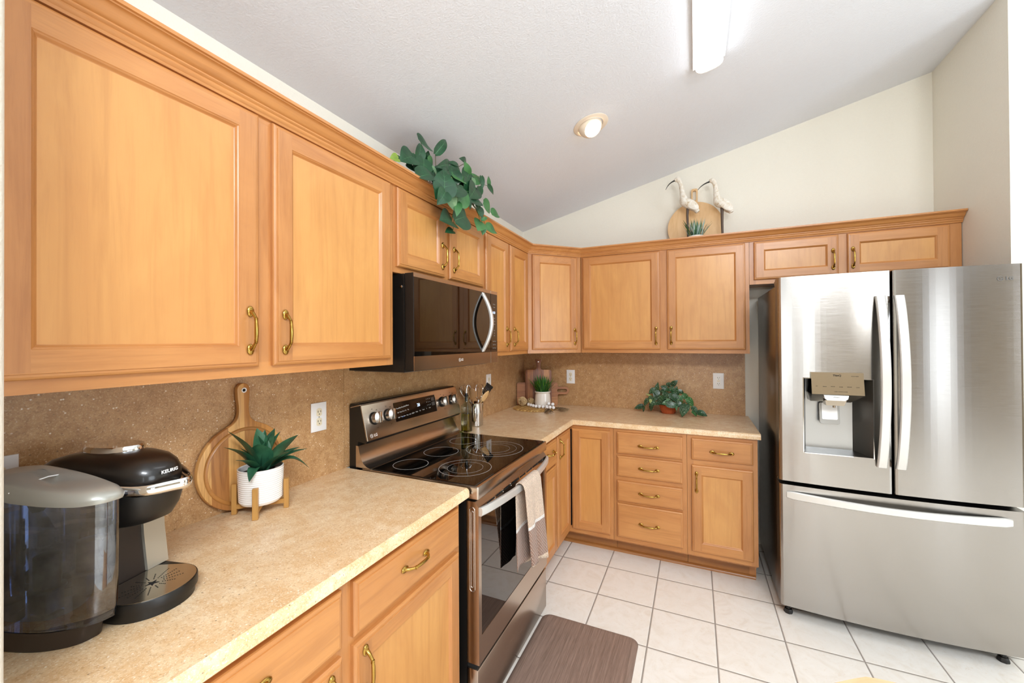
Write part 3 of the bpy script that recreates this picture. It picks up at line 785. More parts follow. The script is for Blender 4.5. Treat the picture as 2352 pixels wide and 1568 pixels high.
    dd = d.build('dispenser_niche', [metal('niche_grey', '77746F', 0.34), metal('niche_bright', 'B9BABA', 0.3)], dl, 0)
    mb = MB()
    for (a, b, c, e) in ((hx0-0.004, hx0, hz0-0.004, hz1+0.003), (hx1, hx1+0.004, hz0-0.004, hz1+0.003), (hx0, hx1, hz0-0.004, hz0), (hx0, hx1, hz1, hz1+0.003)):
        m = (a+b)/2; mb.box(a, b, yf(m)-0.003, yf(m)+0.004, c, e)
    mb.build('niche_trim', ['chrome'], dl, 0)
    # control block: flat mirror face above a tapering underside
    px0, px1, pz0, pz1 = 1.957, 2.168, 1.194, 1.303
    yt, yb2 = -0.872, -0.888
    cb = MB()
    Fr = [(px0, yb2, pz0), (px1, yb2, pz0), (px1, yt, pz1), (px0, yt, pz1)]
    Bk = [(px0, -0.80, pz0), (px1, -0.80, pz0), (px1, yf(px1)+0.002, pz1), (px0, yf(px0)+0.002, pz1)]
    cb.add(Fr+Bk, [(0, 1, 2, 3), (0, 3, 7, 4), (1, 5, 6, 2), (3, 2, 6, 7), (0, 4, 5, 1)], 0)
    U = [(px0, yb2+0.002, pz0-0.0005), (px1, yb2+0.002, pz0-0.0005), (px1, -0.776, pz0-0.0005), (px0, -0.776, pz0-0.0005)]
    V = [(px0+0.006, -0.835, pz0-0.042), (px1-0.04, -0.835, pz0-0.042), (px1-0.045, -0.776, pz0-0.042), (px0+0.006, -0.776, pz0-0.042)]
    cb.add(U+V, [(0, 1, 2, 3), (7, 6, 5, 4), (0, 4, 5, 1), (1, 5, 6, 2), (2, 6, 7, 3), (3, 7, 4, 0)], 1)
    cp = cb.build('control_panel', [metal('panel_mirror', 'CFC6B8', 0.07), metal('panel_under', 'A8A093', 0.25)], dl, 0)
    sp = MB(); cx = 2.055
    sp.loft([[(cx-0.050, -0.893, pz0-0.003), (cx+0.050, -0.893, pz0-0.003), (cx+0.050, -0.86, pz0-0.003), (cx-0.050, -0.86, pz0-0.003)],
             [(cx-0.046, -0.893, pz0-0.02), (cx+0.046, -0.893, pz0-0.02), (cx+0.046, -0.86, pz0-0.02), (cx-0.046, -0.86, pz0-0.02)],
             [(cx-0.036, -0.889, pz0-0.029), (cx+0.036, -0.889, pz0-0.029), (cx+0.036, -0.86, pz0-0.029), (cx-0.036, -0.86, pz0-0.029)]])
    sp.build('spout_cover', ['white'], dl, 0)
    sp = MB(); sp.loft([[(cx-0.043, -0.884, pz0-0.0292), (cx+0.043, -0.884, pz0-0.0292), (cx+0.043, -0.83, pz0-0.0292), (cx-0.043, -0.83, pz0-0.0292)],
                        [(cx-0.036, -0.872, pz0-0.056), (cx+0.036, -0.872, pz0-0.056), (cx+0.036, -0.83, pz0-0.056), (cx-0.036, -0.83, pz0-0.056)]])
    sp.lathe([(0.006, pz0-0.068), (0.006, pz0-0.056)], 12, (cx, -0.855, 0))
    sp.build('spout', [metal('spout_metal', 'B5AA9A', 0.2)], dl, 0)
    pd = MB(); m4 = frame_mat((2.050, -0.792, 1.087), (1, 0, 0), (0, 0.12, 1))
    pd.prism(rrect(-0.043, 0.043, -0.055, 0.055, 0.010), 0.0, 0.006, 0, m4, 0.002)
    pd.build('paddle', ['silver'], dl, 0)
    pd = MB(); m4 = frame_mat((2.050, -0.7988, 1.092), (1, 0, 0), (0, 0.12, 1)); pd.prism(rrect(-0.033, 0.033, -0.036, 0.05, 0.006), 0.0, 0.0015, 0, m4); pd.build('paddle_pad', ['white'], dl, 0)
    # lettering
    nrm = frame_mat((2.063, -0.8735, 1.2875), (1, 0, 0), (0, 0.145, 1))
    def on_panel(txt, size, x, z, bold=False):
        t = (z-pz0)/(pz1-pz0); y = lerp(yb2, yt, t)-0.0006
        return text_mesh(txt, size, frame_mat((x, y, z), (1, 0, 0), (0, 0.145, 1)), 0.0002, bold)
    lt = merge(on_panel('ThinQ', 0.0125, 2.063, 1.288, True), on_panel('inverter linear', 0.0052, 2.134, 1.2865))
    for i, s in enumerate(('ICE', 'FRIDGE', 'WATER', 'FILTER', 'FREEZER', 'LOCK')): lt = merge(lt, on_panel(s, 0.0048, 1.978+i*0.033, 1.2335-0.001*(i % 2)))
    lt = merge(lt, on_panel('CUBED | CRUSHED | WATER', 0.0042, 2.075, 1.209))
    lt.build('lettering', ['dark_gap'], cp, 0)
    text_mesh('UVnano', 0.008, frame_mat((cx, -0.8936, pz0-0.0115), (1, 0, 0), (0, 0, 1)), 0.0002).build('lettering', ['dark_gap'], dl, 0)
    tx = Vector((1, -0.07, 0))
    lx, lz = 2.659, 1.7335
    m4 = frame_mat((lx, yf(lx)-0.0008, lz), (1, 0.10, 0), (0, 0, 1)); m5 = frame_mat((lx+0.031, yf(lx+0.031)-0.0012, lz), (1, 0.10, 0), (0, 0, 1))
    merge(logo_mark(0.0105, m4), text_mesh('LG', 0.021, m5, 0.0004, True)).build('logo', [metal('logo_grey', '7A7874', 0.3)], dr, 0)
    ft = [MB(), MB()]
    for q, x in zip(ft, (1.868, 2.690)):
        q.lathe([(0.011, 0.02), (0.011, 0.05)], 12, (x, -0.768, 0)); q.lathe([(0.021, 0.0), (0.022, 0.006), (0.017, 0.021)], 8, (x, -0.768, 0)); q.box(x-0.015, x+0.015, -0.775, -0.70, 0.0455, 0.066)
        q.build('foot', ['black'], f, 30)
fridge()

def kitchen_range():
    y0, y1 = -2.022, -1.258; ym = (y0+y1)/2
    r = thing('range', 'freestanding stainless electric range with black glass cooktop', 'range', (0.33, ym, 0.0))
    mb = MB(); mb.box(0.03, 0.612, y0+0.003, y1-0.003, 0.03, 0.900, 0); mb.build('body', ['black'], r, 0)
    mb = MB(); mb.box(0.10, 0.57, y0+0.03, y1-0.03, 0.0, 0.03); mb.build('base', ['black'], r, 0)
    # cooktop: steel rim + glass
    mb = MB()
    rim = rrect(0.085, 0.668, y0, y1, 0.006, 3); mb.prism(rim, 0.868, 0.9165, 0, None, 0.004)
    ct = mb.build('cooktop', ['steel_range'], r, 30)
    mb = MB(); mb.prism(rrect(0.112, 0.655, y0+0.010, y1-0.010, 0.006, 3), 0.9166, 0.9185); gl = mb.build('glass_top', ['bglass'], ct, 0)
    mb = MB()
    def circ(x, y, rr, w=0.0009):
        mb.prism(arc(x, y, rr, 0, 2*pi, 64)+arc(x, y, rr-w*2, 2*pi, 0, 64), 0.9186, 0.9188)
    for x, y, rs in ((0.249, -1.893, (0.078,)), (0.500, -1.838, (0.115, 0.078)), (0.256, -1.667, (0.086,)), (0.477, -1.512, (0.146, 0.112, 0.078)), (0.244, -1.436, (0.076,))):
        for k, rr in enumerate(rs): circ(x, y, rr, 0.0010 if k == 0 else 0.0004)
    mb.build('burner_rings', [plain('burner_print', 'B9B5B0', 0.4)], ct, 0)
    mb = MB(); mb.lathe([(0.0055, 0), (0.005, 0.0022), (0.0015, 0.003)], 14, (0, 0, 0), 0, (True, True), Matrix.Rotation(pi/2, 4, 'X'))
    mb.xf(Matrix.Translation((0.64, y0-0.0005, 0.893))); mb.build('screw_cap', ['steel_range'], ct, 40)
    # oven door
    D = MB(); xf_, xb = 0.667, 0.614; z0, z1 = 0.242, 0.858; ya, yb = y0+0.004, y1-0.004
    wy0, wy1, wz0, wz1 = ya+0.022, yb-0.030, 0.345, 0.800
    out = [(xf_, ya, z0), (xf_, yb, z0), (xf_, yb, z1-0.02), (xf_, ya, z1-0.02)]; inn = [(xf_, wy0, wz0), (xf_, wy1, wz0), (xf_, wy1, wz1), (xf_, wy0, wz1)]
    for j in range(4):
        k = (j+1) % 4; D.add([out[j], out[k], inn[k], inn[j]], [(0, 1, 2, 3)])
    rec = [(xf_-0.0015, y, z) for _, y, z in inn]
    for j in range(4):
        k = (j+1) % 4; D.add([inn[j], inn[k], rec[k], rec[j]], [(0, 1, 2, 3)])
    top = [(xf_, ya, z1-0.02), (xf_, yb, z1-0.02), (xf_-0.016, yb, z1), (xf_-0.016, ya, z1), (xb, yb, z1), (xb, ya, z1)]
    D.add(top, [(0, 1, 2, 3), (3, 2, 4, 5)])
    bot = [(xf_, ya, z0), (xf_, yb, z0), (xb, yb, z0), (xb, ya, z0)]; D.add(bot, [(0, 1, 2, 3)])
    D.add([(xb, ya, z0), (xf_, ya, z0), (xf_, ya, z1-0.02), (xf_-0.016, ya, z1), (xb, ya, z1)], [(0, 1, 2, 3, 4)]); D.add([(xb, yb, z0), (xf_, yb, z0), (xf_, yb, z1-0.02), (xf_-0.016, yb, z1), (xb, yb, z1)], [(4, 3, 2, 1, 0)])
    D.add([(xb, ya, z0), (xb, yb, z0), (xb, yb, z1), (xb, ya, z1)], [(0, 1, 2, 3)])
    od = D.build('oven_door', ['steel_range'], r, 20)
    mb = MB(); mb.add([(xf_-0.0012, wy0, wz0), (xf_-0.0012, wy1, wz0), (xf_-0.0012, wy1, wz1), (xf_-0.0012, wy0, wz1)], [(0, 1, 2, 3)]); mb.build('window', ['bglass'], od, 0)
    # pressed grooves on the door's left edge: two nested ovals
    mb = MB(); m4 = Matrix(((1, 0, 0, 0), (0, 0, 1, ya), (0, 1, 0, 0), (0, 0, 0, 1)))
    for hw, za, zb in ((0.0125, 0.515, 0.838), (0.0065, 0.53, 0.824)):
        cx = 0.6395; o = rrect(cx-hw, cx+hw, za, zb, hw*0.98, 6); i_ = rrect(cx-hw+0.003, cx+hw-0.003, za+0.003, zb-0.003, hw*0.98-0.003, 6)
        mb.prism(o, 0, -0.0012, 0, m4) if False else None
        n = len(o)
        for j in range(n):
            k = (j+1) % n
            P3 = lambda p, d: (p[0], ya-d, p[1])
            mid = lambda p, q: ((p[0]+q[0])/2, (p[1]+q[1])/2)
            mj, mk = mid(o[j], i_[j]), mid(o[k], i_[k])
            mb.add([P3(o[j], 0), P3(o[k], 0), P3(mk, 0.0022), P3(mj, 0.0022)], [(0, 1, 2, 3)]); mb.add([P3(mj, 0.0022), P3(mk, 0.0022), P3(i_[k], 0), P3(i_[j], 0)], [(0, 1, 2, 3)])
    mb.build('edge_groove', ['steel_range'], od, 45)
    # vent slots above the handle
    for k in range(8):
        y = lerp(ya+0.10, yb-0.09, k/7); mb = MB(); mb.box(xf_-0.003, xf_+0.0006, y-0.030, y+0.030, 0.828, 0.834, 0); mb.box(xf_-0.003, xf_+0.0035, y+0.030, y+0.034, 0.826, 0.836, 1)
        mb.build('vent_slot', ['dark_gap', 'chrome'], od, 0)
    # handle: bowed flat bar
    mb = MB(); n = 28; rings = []
    for i in range(n+1):
        t = i/n; y = lerp(ya+0.004, yb-0.004, t); bow = sin(pi*t)**0.75
        x = xf_+0.014+0.046*bow; h = 0.0165; xi = xf_+0.0005 if i in (0, n) else x-0.013; c = 0.826-0.004*(1-bow)
        rings.append([(xi, y, c+h), (x-0.005, y, c+h), (x, y, c+h-0.005), (x+0.001, y, c), (x, y, c-h+0.005), (x-0.005, y, c-h), (xi, y, c-h)])
    mb.loft(rings); mb.build('handle', ['satin'], od, 35)
    # storage drawer
    mb = MB(); mb.box(0.614, 0.662, ya, yb, 0.012, 0.222, 0, 0.003); mb.build('drawer', ['steel_range'], r, 30)
    mb = MB(); mb.box(0.6125, 0.655, ya+0.006, yb-0.006, 0.2225, 0.2415); mb.build('seam', ['dark_gap'], r, 0)
    # backguard
    bg = MB()
    prof = [(0.012, 0.90), (0.012, 1.187), (0.018, 1.195), (0.066, 1.197), (0.074, 1.190), (0.112, 1.034), (0.108, 1.024), (0.062, 1.030), (0.055, 1.005), (0.055, 0.90)]
    mX = Matrix(((1, 0, 0, 0), (0, 0, 1, 0), (0, 1, 0, 0), (0, 0, 0, 1)))
    bg.prism(prof, y0+0.004, y1-0.004, 0, mX); b = bg.build('backguard', ['black'], r, 30)
    pa = Vector((0.0746, 0, 1.191)); pb = Vector((0.1126, 0, 1.0335)); up = (pa-pb).normalized(); nr = Vector((up.z, 0, -up.x))
    mb = MB(); Lp = (pa-pb).length
    m4 = frame_mat(pb+Vector((0, ym, 0)), (0, 1, 0), up)     # local x = along y, y = up the panel, z = outward
    hw = (y1-y0)/2-0.0015
    mb.prism(rrect(-hw, hw, 0, Lp, 0.006, 3), 0.0003, 0.006, 0, m4, 0.002)
    mb.prism([(-hw, Lp-0.002), (hw, Lp-0.002), (hw, Lp+0.002), (-hw, Lp+0.002)], -0.058, 0.003, 0, m4, 0.001)
    cp = mb.build('control_panel', ['steel_range'], b, 30)
    def onp(y, z):  # panel coordinates of a point at height z
        return (y-ym, (z-pb.z)/up.z)
    d0 = onp(-1.822, 1.082); d1 = onp(-1.492, 1.171)
    mb = MB(); mb.prism(rrect(d0[0], d1[0], d0[1], d1[1], 0.003, 3), 0.0062, 0.0075, 0, m4); mb.build('display', ['blackgloss'], b, 0)
    mb = MB(); mb.prism([(d1[0], d0[1]), (d1[0]+0.004, d0[1]), (d1[0]+0.004, d1[1]), (d1[0], d1[1])], 0.0062, 0.010, 0, m4); mb.build('display_trim', ['chrome'], b, 0)
    def tp(txt, size, y, z, sp=1.0, h=0.0078):
        p = onp(y, z); return text_mesh(txt, size, m4 @ Matrix.Translation((p[0], p[1], h)), 0.0001, False, sp)
    tp('28', 0.023, -1.639, 1.136).build('clock_digits', [emit('clock_glow', 'CFE4FF', 2.2)], b, 0)
    lt = MB()
    for i, s in enumerate(('Oven', 'Bake', 'Roast', 'Broil', 'Warm')): lt = merge(lt, tp(s, 0.0085, -1.80+0.019*i, 1.142+0.0012*i))
    for i, s in enumerate(('Self', 'Clean', 'Proof', 'Air', 'Fry')): lt = merge(lt, tp(s, 0.0075, -1.80+0.019*i, 1.122+0.001*i))
    for i, s in enumerate(('Light', 'Timer', 'Start', 'Stop', 'Lock', 'Hold')): lt = merge(lt, tp(s, 0.0075, -1.80+0.021*i, 1.100+0.0005*i))
    for i in range(9): lt = merge(lt, tp(str(i+1), 0.0085, -1.567+0.014*(i % 3), 1.156-0.016*(i//3)))
    for i, s in enumerate(('Cook', 'Delay', 'Set', 'Clock', '0', 'Clear')): lt = merge(lt, tp(s, 0.0075, -1.690+0.028*i, 1.104+0.001*i))
    lt.build('lettering', [plain('panel_print', 'D8D4CE', 0.5)], b, 0)
    tp('Speed', 0.007, -1.770, 1.099).build('blue_lettering', [plain('blue_print', '4F86D8', 0.5)], b, 0)
    mb = MB()
    for k in range(2):
        p = onp(-1.513, 1.150-0.024*k); mb.prism([(p[0]-0.013, p[1]-0.010), (p[0]+0.013, p[1]-0.010), (p[0]+0.013, p[1]+0.010), (p[0]-0.013, p[1]+0.010)], 0.0076, 0.0079, 0, m4)
    mb.build('touch_button', [plain('button_grey', '4A4744', 0.3)], b, 0)
    mk = m4 @ Matrix.Translation((onp(-2.003, 1.052)[0]+0.012, onp(0, 1.052)[1], 0.0062))
    merge(logo_mark(0.0085, mk), text_mesh('LG', 0.017, mk @ Matrix.Translation((0.025, 0, 0)), 0.0003, True)).build('logo', [plain('logo_white', 'E6E2DC', 0.3)], b, 0)
    lt = MB()
    for y in (-1.957, -1.868, -1.424, -1.332):
        for dy, dz, s in ((-0.005, 0.043, 'Hi'), (0.022, 0.036, 'Off'), (0.012, -0.040, 'Lo')): lt = merge(lt, tp(s, 0.006, y+dy, 1.121+dz, 1.0, 0.0063))
    lt.build('lettering', ['dark_gap'], b, 0)
    for y in (-1.957, -1.868, -1.424, -1.332):
        p = onp(y, 1.123); mk = m4 @ Matrix.Translation((p[0], p[1], 0.0062))
        mb = MB(); mb.lathe([(0.029, 0), (0.029, 0.004), (0.0275, 0.008)], 32, (0, 0, 0), 1, (True, True), mk)
        mb.lathe([(0.0262, 0.008), (0.0255, 0.022), (0.0235, 0.026)], 36, (0, 0, 0), 0, (True, True), mk)
        s = len(mb.v); mb.box(-0.0075, 0.0075, -0.0252, 0.0252, 0.020, 0.042, 0, 0.002); mb.xf(mk @ Matrix.Rotation(radians(-12), 4, 'Z'), s)
        mb.build('knob', [metal('knob_steel', 'C9C4BE', 0.2), 'black'], b, 35)
    # sloping apron between panel and cooktop
    mb = MB(); pr = [(0.052, 1.012), (0.066, 1.012), (0.072, 0.985), (0.082, 0.955), (0.097, 0.935), (0.115, 0.924), (0.135, 0.9195), (0.135, 0.9178), (0.052, 0.9178)]
    mb.prism(pr, y0+0.0005, y1-0.0005, 0, mX); mb.build('apron', ['steel_range'], b, 40)
kitchen_range()

def microwave():
    y0, y1 = -2.018, -1.2895; zt, zb = 1.755, 1.338
    y1 = -1.262; 
    ym = (y0+y1)/2
    m = thing('microwave', 'over-the-range microwave with black mirrored door and steel bands', 'microwave', (0.18, ym, zb))
    mb = MB(); mb.box(0.008, 0.318, y0+0.002, y1-0.002, zb+0.004, zt-0.001, 0, 0.002); b = mb.build('body', ['black'], m, 20)
    mb = MB(); mb.box(0.02, 0.30, y0+0.02, y1-0.02, zb, zb+0.006); mb.build('underside_vent', [metal('vent_steel', '9A9590', 0.4)], m, 0)
    mb = MB(); mb.lathe([(0.007, 0), (0.006, 0.003), (0.002, 0.004)], 14, (0, 0, 0), 0, (True, True), Matrix.Translation((0.303, y0+0.002, 1.700)) @ Matrix.Rotation(pi/2, 4, 'X')); mb.build('screw', ['chrome'], m, 40)
    mX = Matrix(((1, 0, 0, 0), (0, 0, 1, 0), (0, 1, 0, 0), (0, 0, 0, 1)))
    ys = -1.343; zb2, zg0, zg1 = 1.348, 1.4085, 1.737
    def slab(name, a, bq, parent_m):
        mb = MB(); mb.box(0.322, 0.368, a, bq, zb2, zt, 0, 0.002); d = mb.build(name, ['black'], m, 20)
        q = MB(); q.box(0.366, 0.3705, a+0.0003, bq-0.0003, zb2+0.0005, zg0); q.build('steel_band', ['steel_range'], d, 0)
        q = MB(); q.box(0.366, 0.3705, a+0.0003, bq-0.0003, zg1, zt-0.0005); q.build('steel_band', ['steel_range'], d, 0)
        q = MB(); q.box(0.3662, 0.3695, a+0.0015, bq-0.0003, zg0+0.0005, zg1-0.0005); q.build('glass_panel', ['bglass'], d, 0)
        return d
    d = slab('door', y0, ys-0.0012, m); c = slab('control_panel', ys+0.0012, y1, m)
    for za, zb_ in ((zb2, zg0), (zg1, zt)):
        mb = MB(); mb.box(0.323, 0.3715, ys-0.0010, ys+0.0010, za, zb_); mb.build('seam', ['chrome'], m, 0)
    # bowed vertical handle
    mb = MB(); n = 28; rings = []; yc = -1.433
    for i in range(n+1):
        t = i/n; z = lerp(1.4125, 1.7335, t); bow = sin(pi*t)**0.92; x = 0.374+0.058*bow; w = 0.0125; xi = 0.3695 if i in (0, n) else x-0.014
        rings.append([(xi, yc-w, z), (x-0.006, yc-w, z), (x, yc-w+0.006, z), (x, yc+w-0.006, z), (x-0.006, yc+w, z), (xi, yc+w, z)])
    mb.loft(rings); mb.build('handle', ['satin'], d, 35)
    # emblem on the lower band
    mk = frame_mat((0.3707, -1.672, 1.379), (0, 1, 0), (0, 0, 1))
    merge(logo_mark(0.0085, mk), text_mesh('LG', 0.016, mk @ Matrix.Translation((0.023, 0, 0)), 0.0003, True)).build('logo', [plain('logo_pale', 'D9D2C8', 0.3)], d, 0)
    lt = MB()
    def T(s, size, y, z): return text_mesh(s, size, frame_mat((0.3698, y, z), (0, 1, 0), (0, 0, 1)), 0.0001)
    rows = [('Popcorn', 1.680), ('Potato', 1.663), ('Cook', 1.600), ('Reheat', 1.583), ('Defrost', 1.566), ('1 2 3', 1.530), ('4 5 6', 1.515), ('7 8 9', 1.500), ('Stop 0 Start', 1.468), ('Light Vent', 1.450), ('Clock Timer', 1.430)]
    for s, z in rows: lt = merge(lt, T(s, 0.0085, -1.300, z))
    lt.build('lettering', [plain('keypad_print', '9A958E', 0.5)], c, 0)
    T('8:28', 0.018, -1.303, 1.632).build('clock_digits', [emit('microwave_glow', 'CFE4FF', 1.6)], c, 0)
microwave()
# ------------------------------------------------------------------ small things on walls and worktops
def outlet(name, label, at, axis, gfci=False, kind='outlet'):
    """wall plate with two receptacles; axis 'x' faces +x, 'y' faces -y"""
    ux = (0, 1, 0) if axis == 'x' else (1, 0, 0)
    t = thing(name, label, 'outlet', at)
    m = frame_mat(at, ux, (0, 0, 1)); P = 'white'
    mb = MB(); mb.prism([(-0.0365, -0.0585), (0.0365, -0.0585), (0.0365, 0.0585), (-0.0365, 0.0585)], 0, 0.0055, 0, m, 0.0022); pl = mb.build('plate', [P], t, 30)
    rm = 'white' if gfci else 'ivory'
    dk = MB()
    if gfci:
        mb = MB(); mb.prism(rrect(-0.0165, 0.0165, -0.0335, 0.0335, 0.002, 2), 0.0055, 0.0075, 0, m, 0.0006); mb.build('receptacle', [plain('white_insert', 'F4F2EC', 0.3)], t, 30)
        mb = MB(); mb.prism([(-0.009, -0.004), (0.009, -0.004), (0.009, 0.004), (-0.009, 0.004)], 0.0076, 0.0086, 0, m); mb.build('reset_button', ['ivory'], t, 0)
    for s in (-1, 1):
        cy = s*(0.0215 if gfci else 0.0195)
        if not gfci:
            mb = MB(); o = arc(0, cy, 0.0168, radians(42), radians(138), 8)+arc(0, cy, 0.0168, radians(222), radians(318), 8); mb.prism(o, 0.0055, 0.0072, 0, m, 0.0006)
            mb.build('receptacle', [rm], t, 30)
        z = 0.0076 if gfci else 0.0073
        for dx, h in ((-0.006, 0.0042), (0.006, 0.0034)): dk.prism([(dx-0.0011, cy+0.003-h), (dx+0.0011, cy+0.003-h), (dx+0.0011, cy+0.003+h), (dx-0.0011, cy+0.003+h)], z-0.0002, z+0.0002, 0, m)
        dk.prism(arc(0, cy-0.0075, 0.0022, 0, 2*pi*9/10, 9), z-0.0002, z+0.0002, 0, m)
    dk.build('slot_pattern', ['dark_gap'], t, 0)
    if not gfci:
        mb = MB(); mb.prism(arc(0, 0, 0.0028, 0, 2*pi*11/12, 11), 0.0054, 0.0063, 0, m); mb.build('screw', ['silver'], t, 0)
    return t
outlet('outlet', 'white wall outlet with cream sockets beside the round wooden board', (0.0075, -2.178, 1.1635), 'x')
outlet('outlet', 'white wall outlet behind the utensil crock and slotted spatula', (0.0075, -0.698, 1.1640), 'x')
outlet('outlet', 'white wall outlet with cream sockets on the far backsplash near grass pot', (0.4425, -0.0075, 1.1600), 'y')
outlet('outlet', 'all-white safety outlet with reset button nearest the refrigerator', (1.5765, -0.0075, 1.1632), 'y', True)
def switch():
    at = (0.0075, -3.0115, 1.1615)
    t = thing('switch_plate', 'white wall plate half hidden behind the coffee maker', 'switch plate', at); m = frame_mat(at, (0, 1, 0), (0, 0, 1))
    mb = MB(); mb.prism([(-0.0365, -0.0585), (0.0365, -0.0585), (0.0365, 0.0585), (-0.0365, 0.0585)], 0, 0.0055, 0, m, 0.0022); mb.build('plate', ['white'], t, 30)
    mb = MB(); mb.prism(rrect(-0.0165, 0.0165, -0.0335, 0.0335, 0.002, 2), 0.0055, 0.0085, 0, m, 0.0008); mb.build('rocker', ['ivory'], t, 30)
switch()

# ---- boards
M['acacia'] = planks('acacia_planks', ['C58A49', 'D8A562', 'A9713A', 'E0B071', 'B98045'], 'y', 0.052)
M['acacia_edge'] = wood('acacia_edge', 'B47C3E', 'A66E34', '8A5828', 'y', 0.4)
M['walnut'] = planks('walnut_planks', ['BE8248', '7C4826', 'A46A3C', '6A3A1E', '935A32'], 'x', 0.047, 0.45)
M['rosewood'] = planks('walnut_lengthwise', ['A66C42', '945A34', 'B57C4C'], 'z', 0.075, 0.45, 'x')
M['beech'] = wood('pale_board', 'E6C190', 'DDB37F', 'C89A62', 'z', 0.5, 0.1, 1.6, 0.3)
def handle_board():
    """round board with a neck, leaning on the wall; local x = along the wall (+y), y = up"""
    lean = 0.030
    base = Vector((0.0215, -2.487, 0.9148)); t = thing('cutting_board', 'round acacia serving board with a neck handle leaning behind potted agave', 'cutting board', base)
    up = Vector((-sin(lean), 0, cos(lean))); m = frame_mat(Vector((0, 0, 0)), (0, 1, 0), up)
    R = 0.143; cy = R
    a0 = radians(68)
    o = arc(0, cy, R, radians(90)+radians(22)+0, radians(360+90)-radians(22), 64)
    # right side of the neck going up, then the rounded end, then back down
    p_r = Vector((o[-1][0], o[-1][1], 0)); h = 0.418
    neck = [(v.x, v.y) for v in bez(p_r, (0.024, cy+R*1.02, 0), (0.0165, cy+R*1.10, 0), (0.0165, cy+R*1.35, 0), 10)][1:]
    neck += [(v.x, v.y) for v in bez((0.0165, cy+R*1.35, 0), (0.0165, h-0.075, 0), (0.0205, h-0.05, 0), (0.0205, h-0.024, 0), 8)][1:]
    tip = arc(0, h-0.021, 0.0205, 0.0, pi, 10)[1:]
    left = [(-x, y) for x, y in reversed(neck)]
    out = o+neck+tip+left
    mb = MB(); mb.prism(out, 0.0, 0.019, 0, m, 0.003)
    body = mb.build('board', ['acacia', 'acacia_edge'], t, 35, Vector((0, 0, 0)))
    # raised rim: ring following the disc
    mb = MB(); n = 72; ro, ri = R-0.004, R-0.022
    mb2 = MB()
    pr = [(R-0.0165, 0.0191), (R-0.0185, 0.0175), (R-0.022, 0.0165), (R-0.0255, 0.0175), (R-0.0275, 0.0191)]
    mb.loft([[m @ Vector((r*cos(2*pi*k/n), cy+r*sin(2*pi*k/n), 0.0192+0.0022*sin(pi*i/4)*-1+0.0022)) for k in range(n)] for i, (r, _) in enumerate(pr)], 0, True, (False, False))
    mb.build('groove', ['acacia_edge'], body, 60, Vector((0, 0, 0)))
    mb = MB(); mb.lathe([(0.0048, 0.0), (0.0085, 0.0), (0.0085, 0.0022), (0.0052, 0.0018), (0.0048, 0.0)], 24, (0, 0, 0), 0, (False, False), m @ Matrix.Translation((0, h-0.024, 0.019))); mb.build('grommet', ['white'], body, 40, Vector((0, 0, 0)))
    mb = MB(); mb.prism(arc(0, h-0.024, 0.005, 0, 2*pi*15/16, 15), 0.0191, 0.0195, 0, m); mb.build('hanging_hole', ['dark_gap'], body, 0, Vector((0, 0, 0)))
handle_board()

